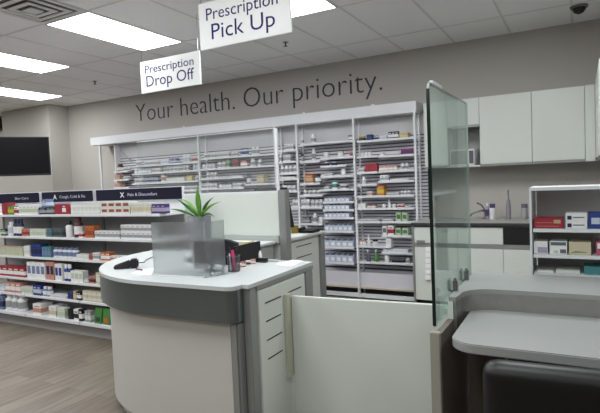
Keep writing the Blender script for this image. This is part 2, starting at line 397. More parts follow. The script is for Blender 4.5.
def proto(kind, w, h, d, c1, c2):
    """list of (part name, mesh) of a pack whose base centre front is at the origin"""
    w, h, d = round(w, 3), round(h, 3), round(d, 3)
    key = (kind, w, h, d, c1, c2)
    if key in _mesh: return _mesh[key]
    A, B = cm(c1), cm(c2)
    out = []
    if kind == 'box':
        mb = MB(); z1, z2 = h*.22, h*.62
        e = .0006
        mb.box(-w/2, w/2, 0, d, 0, h, 0)
        mb.box(-w/2-e, w/2+e, -e, d+e, z1, z2, 1)
        mb.box(-w*.32, w*.32, -2*e, 0, z2+h*.1, z2+h*.2, 1)
        out.append(('carton', mb.mesh('carton', [A, B])))
    elif kind == 'grid':      # carton with two printed panels
        mb = MB(); e = .0006
        mb.box(-w/2, w/2, 0, d, 0, h, 0); mb.box(-w*.38, w*.38, -e, 0, h*.3, h*.78, 1)
        out.append(('carton', mb.mesh('carton', [A, B])))
    elif kind == 'bottle':
        r = min(w/2, .06); mb = MB()
        mb.lathe([(r*.9, 0), (r, h*.03), (r, h*.2), (r*1.01, h*.2), (r*1.01, h*.6), (r, h*.6), (r, h*.72), (r*.62, h*.8), (r*.55, h*.83)], (0, r, 0), 10, mis=[0, 0, 0, 1, 0, 0, 0, 0])
        out.append(('bottle_body', mb.mesh('bottle_body', [A, B])))
        cp = MB().lathe([(r*.66, h*.81), (r*.68, h*.97), (r*.6, h)], (0, r, 0), 10)
        out.append(('cap', cp.mesh('cap', [cm('white' if c1 != 'white' or c2 in ('ltblue', 'grey') else c2)])))
    elif kind == 'capped':    # bottle whose cap takes the second colour
        r = min(w/2, .06)
        mb = MB().lathe([(r*.9, 0), (r, h*.03), (r, h*.66), (r*.7, h*.74), (r*.6, h*.78)], (0, r, 0), 10)
        out.append(('bottle_body', mb.mesh('bottle_body', [A])))
        out.append(('cap', MB().lathe([(r*.68, h*.76), (r*.7, h*.97), (r*.6, h)], (0, r, 0), 10).mesh('cap', [B])))
        lb = MB().lathe([(r*1.02, h*.15), (r*1.02, h*.55)], (0, r, 0), 10)
        out.append(('label', lb.mesh('label', [cm('white')])))
    elif kind == 'jar':
        r = w/2
        mb = MB().lathe([(r*.92, 0), (r, h*.05), (r, h*.7), (r*.9, h*.74)], (0, r, 0), 12)
        out.append(('jar_body', mb.mesh('jar_body', [A])))
        out.append(('lid', MB().lathe([(r*1.0, h*.74), (r*1.0, h*.98), (r*.94, h)], (0, r, 0), 12).mesh('lid', [B])))
    elif kind == 'spray':
        r = w*.42
        mb = MB().lathe([(r*.9, 0), (r, h*.04), (r, h*.45), (r*.7, h*.62), (r*.3, h*.72), (r*.3, h*.78)], (0, r, 0), 10)
        out.append(('bottle_body', mb.mesh('bottle_body', [A])))
        out.append(('trigger', MB().box(-r*.35, r*.35, r*.2, r*1.6, h*.78, h).box(-r*.15, r*.15, -r*.2, r*.3, h*.86, h*.98).mesh('trigger', [B])))
    elif kind == 'bin':
        mb = MB(); t = .004
        mb.box(-w/2, w/2, 0, t, 0, h*.8).box(-w/2, w/2, d-t, d, 0, h).box(-w/2, -w/2+t, t, d-t, 0, h*.95).box(w/2-t, w/2, t, d-t, 0, h*.95).box(-w/2+t, w/2-t, t, d-t, 0, t)
        out.append(('tray', mb.mesh('tray', [A])))
        out.append(('label', MB().box(-w*.3, w*.3, -.001, 0, h*.2, h*.55).mesh('label', [B])))
        out.append(('contents', MB().box(-w*.4, w*.4, d*.2, d*.9, t, h*.9).mesh('contents', [cm('slate')])))
    elif kind == 'pouch':
        mb = MB(); hw = w/2
        v = [(-hw, 0, 0), (hw, 0, 0), (hw, d, 0), (-hw, d, 0), (-hw, d*.2, h*.5), (hw, d*.2, h*.5), (hw, d*.8, h*.5), (-hw, d*.8, h*.5), (-hw, d*.48, h), (hw, d*.48, h), (hw, d*.52, h), (-hw, d*.52, h)]
        fs = [(0, 3, 2, 1), (8, 9, 10, 11)]
        for q in (0, 4): fs += [(q, q+1, q+5, q+4), (q+1, q+2, q+6, q+5), (q+2, q+3, q+7, q+6), (q+3, q, q+4, q+7)]
        mb.add(v, fs); mb.box(-hw*.6, hw*.6, d*.02, d*.1, h*.12, h*.42, 1)
        out.append(('pouch', mb.mesh('pouch', [A, B])))
    _mesh[key] = out
    return out
NAMES = dict(box=('medicine_box', 'box'), grid=('medicine_box', 'box'), bottle=('medicine_bottle', 'bottle'), capped=('medicine_bottle', 'bottle'), jar=('ointment_jar', 'jar'),
             spray=('spray_bottle', 'spray bottle'), bin=('storage_bin', 'bin'), pouch=('snack_pouch', 'pouch'))
CW = dict(pale='off-white', dgreen='dark green', ltblue='pale blue', bluew='soft blue', navy='navy', mint='pale green')
def cn(c): return CW.get(c, c)
def place(kind, x, y, z, w, h, d, c1, c2, label, group, rz=0):
    nm, cat = NAMES[kind]
    ps = proto(kind, w, h, d, c1, c2)
    if len(ps) == 1:
        o = link(nm, ps[0][1], None, (x, y, z)); tag(o, label, cat, group)
    else:
        o = thing(nm, label, cat, (x, y, z), group)
        for n, me in ps: link(n, me, o)
    o.rotation_euler.z = rz
    return o
def desc(kind, c1, c2):
    noun = NAMES[kind][1]
    if kind == 'bottle' and c1 == 'white': return ('white bottle' if c2 in ('white', 'grey', 'pale') else 'white bottle with '+cn(c2)+' label')
    if kind == 'capped': return cn(c1)+' bottle with '+cn(c2)+' cap' if c1 != c2 else cn(c1)+' bottle'
    if kind == 'jar': return cn(c1)+' jar' if c1 == c2 else cn(c1)+' jar with '+cn(c2)+' lid'
    return cn(c1)+' '+noun if c1 == c2 else cn(c1)+' and '+cn(c2)+' '+noun
def stock(runs, Y, z, where, group, dmax):
    """runs: (x0 px, x1 px, n, top px, kind, colour, colour[, stacked rows]) as seen along the shelf front at depth Y"""
    items = []
    for r in runs:
        x0, x1, n, yt, kind, c1, c2 = r[:7]; rows = r[7] if len(r) > 7 else 1
        A = on_y(x0, yt, Y).x; B = on_y(x1, yt, Y).x; p = (B-A)/n
        h = max(.022, on_y((x0+x1)/2, yt, Y).z - z)
        cols = [(c1, c2)] if isinstance(c1, str) else c1
        for i in range(n):
            a, b = cols[i % len(cols)]
            for k in range(rows):
                items.append((A+p*(i+.5), k, p*.93, h/rows*.985, kind, a, b))
    items.sort(key=lambda t: (t[0], t[1]))
    seen = {}; lastx = None; o_ = 0
    for x, k, w, h, kind, a, b in items:
        ds = desc(kind, a, b)
        if k == 0: seen[ds] = seen.get(ds, 0)+1
        q = seen[ds]
        lab = f"{ordinal(q)} {ds} from the left, {where}" if k == 0 else f"{ds} on top of the {ordinal(q)} one, {where}"
        if kind in ('box', 'grid'): d = min(dmax, max(.05, w*1.2))
        elif kind == 'bin': d = min(dmax, .18)
        elif kind == 'pouch': d = .05
        else: d = w
        if kind in ('bottle', 'capped', 'jar', 'spray'): w = min(w, h*.95 if kind != 'jar' else h*1.6, .11, dmax)
        place(kind, x, Y+.004, z+k*h/.985+.0005, w, h, d, a, b, lab, group)

# ------------------------------------------------------------------ store display racks (left aisle)
GX = [-6.29, -5.385, -4.48, -3.325]
GZ = [1.258, 1.02, .80, .562, .378, .165]     # shelf top edges
GF = [3.38, 3.37, 3.37, 3.36, 3.36, 3.35]     # shelf fronts
GB = 3.74
glabel = ['white display rack at the photo edge with a partly cut navy header', 'white display rack under the navy header marked with a white letter shape', 'white display rack with the longest navy header, next to the service counter']
gsign = [(None, ''), ('A', 'Cough, Cold & Flu'), ('X', 'Pain & Discomfort')]
for i in range(3):
    x0, x1 = GX[i], GX[i+1]
    g = thing('display_rack', glabel[i], 'display rack', ((x0+x1)/2, (GB+3.35)/2, 0), 'store display racks')
    part('back_panel', MB().box(x0+.002, x1-.002, GB-.02, GB, .12, 1.25), [GBACK], g)
    part('header_backing', MB().box(x0+.002, x1-.002, GB-.06, GB-.02, 1.262, 1.50), [WHITE2], g)
    part('kick_panel', MB().box(x0, x1, 3.43, GB, 0, .13), [GBACK], g)
    for k in range(6):
        z = GZ[k]; mb = MB().box(x0+.004, x1-.004, GF[k], GB-.02, z-.025, z-.0) if k < 5 else MB().box(x0+.006, x1-.006, GF[k], GB-.02, z-.035, z)
        part('shelf', mb, [WHITE2], g, .003)
    for xx in (x0+.002, x1-.022):
        part('upright', MB().box(xx, xx+.02, GB-.035, GB-.02, .13, 1.25), [mat('rack_upright', (140, 139, 138), .6)], g)
    sx0, sx1 = x0+.03, x1-.03
    if i == 2: sx1 = x1+.05
    sy = 3.62
    sg = part('header_sign', MB().box(sx0, sx1, sy, sy+.012, 1.379, 1.492), [NAVY], g, .003)
    icon = [(sx0+.30, 'W'), (sx0+.205, 'A'), (sx0+.36, 'X')][i]
    if i == 0:
        part('lettering', text_on('Skin Care', sx0+.40, sx0+.66, sy-.001, 1.42, .026, 0, .0008), [mat('sign_letter_grey', (190, 190, 205), .5)], sg)
    else:
        part('emblem', text_on(icon[1], icon[0], icon[0]+.06, sy-.001, 1.41, .05, .02, .0008), [WHITE2], sg)
        part('lettering', text_on(gsign[i][1], icon[0]+.11, icon[0]+.11+(.42 if i == 1 else .40), sy-.001, 1.42, .03, 0, .0008), [mat('sign_letter_grey', (190, 190, 205), .5)], sg)

gname = ['top aisle shelf', 'second aisle shelf', 'third aisle shelf', 'fourth aisle shelf', 'fifth aisle shelf', 'bottom aisle shelf']
w_ = [('white', 'pale'), ('white', 'ltblue'), ('white', 'grey')]
G = [
 [(1, 6, 1, 203, 'box', 'red', 'red'), (7, 13, 2, 206, 'box', 'green', 'yellow'), (13.5, 17, 1, 207, 'box', 'white', 'red'), (18, 37, 5, 205, 'box', 'white', 'mint'),
  (38, 45, 1, 207.5, 'box', 'navy', 'grey'), (46, 53, 2, 206.5, 'box', 'dgreen', 'grey'), (54, 69, 4, 204, 'box', [('red', 'red'), ('magenta', 'red'), ('red', 'white')], ''),
  (70, 98, 7, 202.5, 'box', 'pale', 'white', 2), (100, 129, 4, 202, 'grid', 'pale', 'rust', 2), (130, 150, 5, 203, 'box', 'pale', 'cream'), (151, 164.5, 3, 204, 'box', 'purple', 'lilac')],
 [(0, 5, 1, 229, 'box', 'dgreen', 'mint'), (5, 10, 1, 222, 'bottle', 'white', 'ltblue'), (11, 20, 3, 219, 'capped', 'navy', 'navy'), (21, 28, 2, 229, 'box', 'salmon', 'red'), (29, 45, 5, 229, 'box', 'pale', 'mint'),
  (46, 51, 1, 229, 'box', 'teal', 'slate'), (52, 62, 3, 229, 'box', 'slate', 'dgreen'), (63, 68, 1, 221, 'capped', 'white', 'black'), (70.5, 77, 1, 217, 'capped', 'brown', 'brown'), (78, 82, 1, 232, 'box', 'white', 'red'),
  (84, 93, 2, 226, 'box', 'orange', 'rust'), (94, 119, 6, 231, 'box', 'white', 'grey'), (120, 150, 6, 225, 'box', 'white', 'grey', 2)],
 [(-3, 22, 6, 247, 'box', 'cream', 'mint'), (23, 29, 2, 246, 'box', 'white', 'pale'), (30, 40, 2, 244.5, 'box', 'blue', 'navy'), (41, 50, 3, 247, 'box', 'teal', 'bluew'), (51, 75, 5, 248, 'bottle', 'white', 'bluew'),
  (76, 88, 3, 254.5, 'box', 'white', 'pale'), (88.5, 91.5, 1, 254, 'box', 'orange', 'rust'), (92, 99, 2, 253, 'box', 'white', 'grey'), (100, 109, 2, 252.5, 'box', 'orange', 'white'), (110, 125, 4, 256, 'box', 'white', 'salmon')],
 [(-4, 24, 5, 267, 'box', 'red', 'white'), (26, 44, 4, 262.5, 'grid', 'white', 'bluew'), (45, 53, 2, 262, 'grid', 'salmon', 'navy'), (54, 61, 2, 264, 'grid', 'white', 'blue'), (62, 69, 2, 264.5, 'capped', 'blue', 'white'), (70, 82, 3, 271, 'grid', 'white', 'mint'),
  (83, 88, 1, 278, 'box', 'grey', 'pale'), (88.5, 94, 1, 276.5, 'box', 'salmon', 'brown'), (95, 101, 1, 273, 'box', 'cream', 'pale'), (102, 116, 2, 276, 'box', 'white', 'brown')],
 [(-3, 4, 2, 285, 'box', 'ltblue', 'white'), (4.5, 20, 3, 282.5, 'box', 'salmon', 'white'), (20.5, 32, 3, 287, 'box', 'pale', 'mint'), (32.5, 40, 2, 285.5, 'box', 'blue', 'ltblue'), (40.5, 49, 2, 287, 'capped', 'bluew', 'white'), (49.5, 66, 3, 295.5, 'box', 'white', 'ltblue'), (67, 72, 1, 292, 'box', 'blue', 'navy'),
  (72.5, 75.5, 1, 291, 'box', 'tan', 'cream'), (76, 80, 2, 292, 'box', 'black', 'white'), (82, 101, 4, 291.5, 'box', [('cream', 'pale')], '', 2), (102, 112, 2, 294, 'box', 'teal', 'white')],
 [(-5, 2, 1, 296, 'box', 'bluew', 'navy'), (2.5, 20.5, 3, 295.5, 'bottle', 'white', 'grey'), (32, 40.5, 1, 304, 'box', 'white', 'salmon'), (48, 55.5, 1, 306.5, 'box', 'white', 'cream'), (56.5, 64, 2, 308, 'box', 'pale', 'mint'), (65, 72, 1, 310, 'jar', 'black', 'black'), (73, 77.5, 1, 309.5, 'box', 'white', 'black'), (78, 81.5, 1, 309.5, 'box', 'black', 'white'),
  (84, 90, 2, 311, 'box', 'grey', 'pale'), (93, 100, 1, 308, 'pouch', 'green', 'dgreen'), (101, 108.5, 1, 309, 'pouch', 'green', 'orange')],
]
for k in range(6):
    stock(G[k], GF[k]+.015, GZ[k], gname[k], 'stock on '+gname[k], .14)
sb = on_y(41.5, 203, 3.395)
place('box', sb.x, 3.42, GZ[0]+.0745, .075, .085, .09, 'bluew', 'ltblue', 'soft blue box stacked on a navy box on the top aisle shelf', 'stock on the top aisle shelf')

# ------------------------------------------------------------------ wall shelving
SF = 5.85            # shelf fronts
BP = 6.04            # slat panel face
BAYX = [(-6.78, -6.38), (-6.38, -4.92), (-4.92, -3.60), (-3.60, -3.262), (-3.262, -2.452), (-2.452, -1.685)]
BNAME = ['far end bay', 'first glazed bay', 'second glazed bay', 'narrow bay', 'bin bay', 'cabinet-side bay']
BLAB = ['narrow slatted shelving bay at the far end of the wall', 'slatted wall shelving bay seen through the partition glass, nearer the television',
        'slatted wall shelving bay seen through the partition glass, behind the plant', 'narrow slatted shelving bay beside the partition glass edge',
        'slatted wall shelving bay with rows of pale bins', 'slatted wall shelving bay next to the kitchen cabinets']
wb = [('white', 'grey'), ('white', 'ltblue'), ('white', 'white')]
# (bay, x0 px, x1 px, lip y px, items)
WS = [
 (0, 114, 130, 172, [(115, 120, 1, 164, 'capped', 'brown', 'brown'), (122, 129, 3, 167, 'bottle', 'white', 'grey')]),
 (0, 114, 130, 180.5, [(114.5, 119.5, 1, 175, 'box', 'salmon', 'tan'), (122, 129, 3, 176, 'bottle', 'white', 'grey')]),
 (0, 114, 130, 188, [(114.5, 119.5, 1, 183, 'box', 'tan', 'salmon')]),
 (1, 132, 198, 165, [(135, 140, 2, 160, 'bottle', 'white', 'grey'), (143, 158, 5, 160, 'bottle', 'white', 'grey'), (160, 168, 2, 159.5, 'box', 'white', 'ltblue'), (169, 176, 2, 158.5, 'box', 'blue', 'ltblue'), (181, 189, 2, 154, 'bottle', 'white', 'ltblue'), (191, 197, 2, 156, 'box', 'white', 'red')]),
 (1, 132, 198, 173, [(133, 150, 5, 168.5, 'bottle', 'ltblue', 'white'), (152, 160, 2, 168, 'box', 'white', 'grey'), (162, 188, 8, 165.5, 'bottle', 'white', 'grey'), (192, 198, 2, 164.5, 'bottle', 'white', 'ltblue')]),
 (1, 132, 198, 183, [(133, 142, 3, 178, 'bottle', 'white', 'grey'), (143, 158, 5, 178, 'box', 'ltblue', 'navy'), (159, 164, 1, 173.5, 'bottle', 'white', 'salmon'), (166, 184, 6, 177.5, 'box', 'white', 'pale'), (186, 192, 1, 175.5, 'box', 'yellow', 'cream'), (193, 198, 1, 175.5, 'bottle', 'white', 'grey')]),
 (1, 132, 198, 192, [(178, 197, 6, 185.5, 'bottle', 'white', 'grey')]),
 (2, 200, 275, 157, [(203, 215, 4, 152.5, 'bottle', 'white', 'grey'), (216, 229, 4, 152, 'box', 'white', 'grey'), (230, 237, 2, 151.5, 'bottle', 'white', 'grey'), (239, 247, 2, 148, 'bottle', 'white', 'blue'), (250, 258, 2, 146.5, 'bottle', 'white', 'grey')]),
 (2, 200, 275, 168, [(201, 214, 4, 164, 'bottle', 'white', 'ltblue'), (216, 224.5, 2, 161.5, 'bottle', 'white', 'grey'), (225.5, 229, 1, 160, 'box', 'mint', 'green'), (232, 238, 1, 159.5, 'box', 'red', 'brown'), (240, 247, 1, 160.5, 'box', 'red', 'white'), (249, 253.5, 1, 158.5, 'bottle', 'white', 'grey'), (256.5, 260.5, 1, 159, 'bottle', 'white', 'grey')]),
 (2, 200, 244, 178.5, [(205, 216, 3, 172, 'bottle', 'white', 'grey'), (217, 230, 4, 176, 'box', 'white', 'grey'), (231, 242, 3, 175.5, 'box', 'white', 'ltblue')]),
 (2, 244.5, 275, 184.5, [(245, 249.7, 1, 173.5, 'capped', 'slate', 'black'), (251, 256, 1, 182, 'box', 'white', 'grey'), (256.5, 263.5, 1, 174.5, 'box', 'tan', 'cream')]),
 (2, 200, 244, 189, [(200, 216, 6, 183.5, 'bottle', 'white', 'grey'), (218, 231, 4, 182.5, 'capped', 'grey', 'black'), (232, 241, 1, 183, 'box', 'white', 'grey')]),
 (3, 278, 298, 151, [(284, 293, 2, 144, 'box', 'white', 'grey')]),
 (3, 278, 298, 162.5, [(278.5, 281, 1, 154, 'bottle', 'white', 'grey'), (283, 290, 2, 154.5, 'box', 'white', 'grey')]),
 (3, 278, 298, 174, [(279, 296, 4, 165.5, 'bottle', 'white', 'grey')]),
 (3, 278, 298, 179.5, [(280, 295, 3, 176.8, 'box', 'white', 'pale')]),
 (3, 278, 298, 192, [(281, 295, 3, 185.5, 'bottle', 'white', 'grey')]),
 (3, 290, 298, 208, [(291.5, 297.5, 2, 199.5, 'bottle', 'white', 'grey')]),
 (4, 300, 354, 143, [(300.5, 303, 1, 137, 'bottle', 'white', 'grey'), (309.5, 314.5, 1, 134.5, 'bottle', 'white', 'grey'), (348, 353, 1, 135, 'box', 'navy', 'white')]),
 (4, 300, 320, 162, [(300.5, 303, 1, 154, 'jar', 'grey', 'black'), (310.5, 314.5, 1, 148.5, 'bottle', 'white', 'grey')]),
 (4, 320.5, 354, 158, [(322.5, 327.5, 1, 152, 'jar', 'white', 'white'), (336, 342.5, 1, 151, 'jar', 'white', 'mint'), (349.5, 353, 1, 152, 'box', 'salmon', 'red')]),
 (4, 320.5, 346, 166.5, [(323, 328, 1, 162, 'jar', 'navy', 'ltblue'), (330.5, 335.5, 1, 161.8, 'jar', 'navy', 'ltblue')]),
 (4, 300, 320, 184, [(304.5, 312.5, 1, 174.5, 'box', 'orange', 'tan'), (313.5, 320, 1, 173.5, 'capped', 'slate', 'black')]),
 (4, 320.5, 354, 176.5, [(324, 332, 2, 173.5, 'box', 'white', 'grey'), (340, 344.5, 1, 169, 'jar', 'white', 'white')]),
 (4, 320.5, 354, 190, [(324, 329, 1, 186.5, 'box', 'white', 'grey'), (330.5, 336.5, 1, 180.5, 'bottle', 'white', 'teal'), (340, 346, 1, 184, 'box', 'white', 'slate')]),
 (4, 323, 354, 202.5, [(324, 349, 6, 197, 'bin', 'ltblue', 'white')]),
 (4, 323, 354, 210.5, [(324, 349, 6, 204, 'bin', 'ltblue', 'white')]),
 (4, 323, 354, 218.5, [(324, 349, 6, 212, 'bin', 'ltblue', 'white')]),
 (4, 323, 354, 232, [(324, 352, 6, 224, 'bin', 'ltblue', 'white')]),
 (4, 323, 354, 248, [(324, 353, 5, 239, 'bin', 'ltblue', 'white')]),
 (4, 323, 354, 263.5, [(324, 353, 5, 253.5, 'bin', 'ltblue', 'white')]),
 (4, 300, 322.5, 196, [(302, 320, 4, 190, 'bottle', 'white', 'grey')]),
 (4, 300, 322.5, 208, [(301, 309, 2, 199.5, 'box', 'white', 'grey'), (309.5, 322, 3, 199.5, 'bottle', 'white', 'grey')]),
 (4, 300, 322.5, 224.5, [(302, 309, 2, 217, 'box', 'slate', 'grey'), (311.5, 316, 1, 213.5, 'bottle', 'white', 'grey'), (318, 322.3, 1, 217, 'jar', 'white', 'white')]),
 (5, 357, 415, 140, [(358.5, 363.5, 1, 136, 'box', 'yellow', 'navy'), (366, 371.5, 1, 134.5, 'box', 'navy', 'blue'), (373, 378, 2, 135.5, 'bottle', 'white', 'blue'), (379.5, 386, 2, 135.5, 'box', 'white', 'ltblue'), (388, 398, 3, 131.5, 'box', 'navy', 'white'), (399, 408, 1, 132.8, 'box', 'yellow', 'cream')]),
 (5, 357, 377, 157, [(359.5, 371, 3, 152, 'jar', 'white', 'white')]),
 (5, 378.5, 414, 156, [(379, 383.5, 1, 151.5, 'jar', 'white', 'white'), (385, 399, 4, 153, 'box', 'white', 'grey'), (400.5, 412.5, 2, 148.5, 'box', 'magenta', 'purple')]),
 (5, 357, 377.5, 173, [(358, 364, 2, 168, 'box', 'white', 'grey'), (365, 377, 3, 163.5, 'box', 'red', 'red')]),
 (5, 378.5, 414, 171, [(379, 397, 5, 166, 'box', 'salmon', 'white'), (399.5, 408, 2, 163, 'bottle', 'white', 'grey')]),
 (5, 357, 377.5, 185, [(360.5, 365.5, 1, 177, 'bottle', 'white', 'ltblue')]),
 (5, 378.5, 414, 181.5, [(379.5, 388.5, 2, 175, 'box', 'white', 'grey'), (390, 408, 5, 178.8, 'box', 'white', 'pale')]),
 (5, 357, 414, 196.5, [(366.5, 372, 1, 191.5, 'box', 'white', 'salmon'), (376.5, 384, 1, 185.5, 'box', 'orange', 'yellow'), (386, 399, 4, 192.5, 'box', 'white', 'grey'), (400, 410, 3, 190.5, 'bottle', 'white', 'grey')]),
 (5, 357, 414, 209, [(357.5, 365.5, 2, 203.5, 'box', 'white', 'pale'), (367, 375.5, 2, 205, 'box', 'rust', 'white'), (381.5, 385, 1, 202.5, 'capped', 'white', 'black'), (386.5, 390.5, 1, 199.5, 'spray', 'white', 'white'), (391.5, 395, 1, 202.5, 'capped', 'white', 'black'), (397.5, 403.5, 2, 204, 'box', 'white', 'red'), (404.5, 411, 2, 206.5, 'box', 'white', 'grey')]),
 (5, 357, 380.5, 222.5, [(357.5, 378, 5, 219.3, 'box', 'white', 'grey')]),
 (5, 381.5, 414, 222.5, [(382, 393, 3, 219.5, 'box', 'white', 'grey'), (395.7, 400.8, 1, 212.5, 'grid', 'mint', 'green'), (401.6, 407.2, 1, 212.5, 'grid', 'mint', 'green')]),
 (5, 381.5, 414, 236.5, [(382, 386.5, 1, 226, 'grid', 'white', 'slate'), (387.3, 393.6, 1, 225.5, 'box', 'white', 'red'), (395, 400.5, 1, 228, 'grid', 'mint', 'green'), (402, 408, 1, 228.3, 'grid', 'mint', 'green')]),
 (5, 357, 391.5, 247, [(358.5, 365.5, 2, 240, 'jar', 'white', 'salmon'), (366, 370, 1, 234.5, 'spray', 'white', 'white'), (371.5, 377, 1, 240, 'jar', 'white', 'black'), (385.5, 391, 1, 238, 'grid', 'white', 'pale')]),
 (5, 381.5, 414, 253.5, [(383, 408, 6, 249.3, 'box', 'white', 'ltblue')]),
 (5, 357, 414, 263.5, [(364.5, 370, 1, 249.5, 'spray', 'slate', 'white'), (372.5, 378.5, 1, 249.5, 'spray', 'green', 'white'), (383.5, 388.5, 1, 255.5, 'jar', 'white', 'white'), (391.5, 404, 4, 259, 'box', 'slate', 'black'), (405, 409.5, 1, 258.5, 'bottle', 'white', 'grey')]),
]
bays = []
for i, (x0, x1) in enumerate(BAYX):
    xe = -1.60 if i == 5 else x1
    b = thing('wall_shelving_bay', BLAB[i], 'shelving', ((x0+x1)/2, 6.0, 0), 'slatted wall shelving bays')
    bays.append(b)
    pn = MB().box(x0, xe, BP+.018, WY-.005, .02, 2.24, 1)
    z = .36
    while z < 1.975:
        pn.box(x0, xe, BP, BP+.018, z, z+.027, 0); z += .041
    pn.box(x0, xe, BP, BP+.018, 2.0, 2.24, 2).box(x0, xe, BP, BP+.018, .15, .335, 0)
    part('slat_panel', pn, [SLAT, SLATD, mat('header_panel_shaded', (196, 195, 198), .6)], b)  # plain top panel's grey is lowered to carry the header's shadow
    part('kick_panel', MB().box(x0+.014, x1-.014, SF+.03, SF+.045, .146, .325), [SLAT], b)
    part('base_shelf', MB().box(x0, x1, SF+.005, BP, .125, .145), [mat('shelf_edge_tan', (196, 184, 164), .6)], b)
    part('base_rail', MB().box(x0, x1, SF+.01, SF+.03, .012, .062), [WHITE2], b)
    if i >= 1:
        xx = x1; 
        part('upright', MB().box(xx-.013, xx+.013, SF-.006, SF+.03, .01, 2.24).box(xx-.01, xx+.01, BP-.02, BP, .01, 2.24), [WHITE2], b)
    if i == 0: part('upright', MB().box(x0-.013, x0+.013, BP-.1, BP, .01, 2.24), [WHITE2], b)
cnt = {}
WROW = []
for bi, x0, x1, yl, items in WS:
    xm = (x0+x1)/2
    A = on_y(x0, yl, SF).x; B = on_y(x1, yl, SF).x; z = on_y(xm, yl-.8, SF).z
    bx0, bx1 = BAYX[bi]
    A = max(A, bx0+.015); B = min(B, bx1-.015)
    WROW.append([bi, A, B, z, items])
for bi in range(6):
    rows = sorted([r for r in WROW if r[0] == bi], key=lambda r: -r[3])
    for q, r in enumerate(rows):
        _, A, B, z, items = r
        sh = MB().box(A, B, SF, BP, z-.008, z).box(A, B, SF-.004, SF, z-.02, z+.006)
        part('shelf', sh, [WHITE2], bays[bi], label=None)
        wh = f"{ordinal(q+1)} shelf down, {BNAME[bi]}"
        stock(items, SF+.01, z, wh, 'stock in '+BNAME[bi], .12)
# header box above the bays with its end post
sf = thing('shelving_header', 'long white header box running along the wall above the shelving', 'header', (-4.45, 6.0, 2.24))
part('header_box', MB().box(-7.25, -1.66, SF, WY, 2.24, 2.372), [WHITE2], sf, .004)
part('end_post', MB().box(-7.075, -7.045, SF+.02, SF+.05, 0, 2.24), [WHITE2], sf)
br = MB()
p0 = Vector((-6.72, SF+.05, 2.24)); p1 = Vector((-6.5, BP, 1.93))
br.tube([p0, p1], .012)
part('brace', br, [GREYP], sf)
for xc in (-5.2, -3.15, -2.2):
    part('clip', MB().box(xc-.02, xc+.02, SF+.03, SF+.05, 2.372, 2.392), [WHITE2], sf)

# ------------------------------------------------------------------ partition behind the counter
PYp = 4.05
pt = thing('partition_screen', 'pale green-white low partition with a clear glass top behind the plant', 'partition', (-3.2, PYp, 0))
part('panel', MB().prism([(-3.86, PYp), (-2.472, PYp), (-2.472, PYp+.04), (-3.86, PYp+.04)], 0, 1.40), [WHITE], pt, .006)
part('end_cap', MB().lathe([(.03, .0), (.03, 1.36), (.02, 1.385)], (-3.87, PYp+.02, 0), 12), [WHITE2], pt)
part('top_rail', MB().box(-4.3, -2.472, PYp+.005, PYp+.035, 1.40, 1.418), [WHITE2], pt)
part('post', MB().box(-2.472, -2.39, PYp-.02, PYp+.06, 0, 1.425), [ALU], pt, .006)
part('raceway', MB().box(-3.4, -2.472, PYp-.04, PYp, .93, 1.0), [GREYP], pt)
gp = part('glass_pane', MB().box(-4.28, -2.49, PYp+.014, PYp+.024, 1.418, 2.0), [GLASSH], pt)
part('frame', MB().box(-2.495, -2.472, PYp+.008, PYp+.03, 1.418, 2.0).box(-4.28, -2.49, PYp+.012, PYp+.026, 1.998, 2.004), [WHITE2], gp)
part('leg', MB().box(-4.3, -4.26, PYp+.005, PYp+.035, 0, 1.40), [ALU], pt)

# desk against the partition and its drawer end
dk = thing('back_desk', 'white drawer desk beyond the partition post carrying papers and a monitor', 'desk', (-2.75, 4.5, 0))
part('desk_top', MB().box(-3.6, -2.43, 4.16, 4.93, .925, .95), [TOP], dk, .004)
part('cabinet', MB().box(-3.6, -2.47, 4.18, 4.90, .03, .925), [WHITE], dk)
part('drawer_front', MB().box(-2.47, -2.45, 4.2, 4.78, .06, .90), [WHITE], dk, .003)
part('corner_post', MB().box(-2.47, -2.44, 4.82, 4.91, .0, .925), [ALU], dk)
for z in (.85, .74, .63, .52):
    part('drawer_slot', MB().box(-2.452, -2.4485, 4.3, 4.62, z, z+.008), [BLACKM], dk)
# worktop in front of the partition
wd = thing('work_desk', 'grey low work desk between the service counter and the partition', 'desk', (-2.9, 3.8, 0))
part('desk_top', MB().box(-3.25, -2.50, 3.72, 4.005, .925, .95), [TOP], wd, .004)
part('panel', MB().box(-3.25, -2.53, 3.76, 4.0, .0, .925), [GREYP], wd)

o = solid('paper_sheet', MB().box(-2.64, -2.46, 4.28, 4.6, .951, .9535), [PAPER], 'white papers lying on the back desk beside the partition post', 'paper', (-2.55, 4.44, .951))
kb = thing('desk_phone', 'flat black device lying on the back desk papers', 'telephone', (-2.6, 4.75, .951))
part('base', MB().prism([(-2.68, 4.68), (-2.46, 4.68), (-2.46, 4.86), (-2.68, 4.86)], .951, .975), [BLACK], kb, .008)
part('handset', MB().box(-2.67, -2.62, 4.69, 4.85, .976, .998), [BLACK], kb, .01)
solid('notebook', MB().box(-2.68, -2.51, 4.19, 4.27, .951, .962), [BLACKM], 'thin black notebook at the near edge of the back desk', 'notebook', (-2.6, 4.23, .951), .002)
mo = thing('desk_monitor', 'black monitor seen edge on behind the partition post', 'monitor', (-2.8, 4.47, .951))
part('stand', MB().box(-2.9, -2.74, 4.38, 4.56, .951, .962).box(-2.81, -2.79, 4.46, 4.49, .962, 1.1), [BLACK], mo)
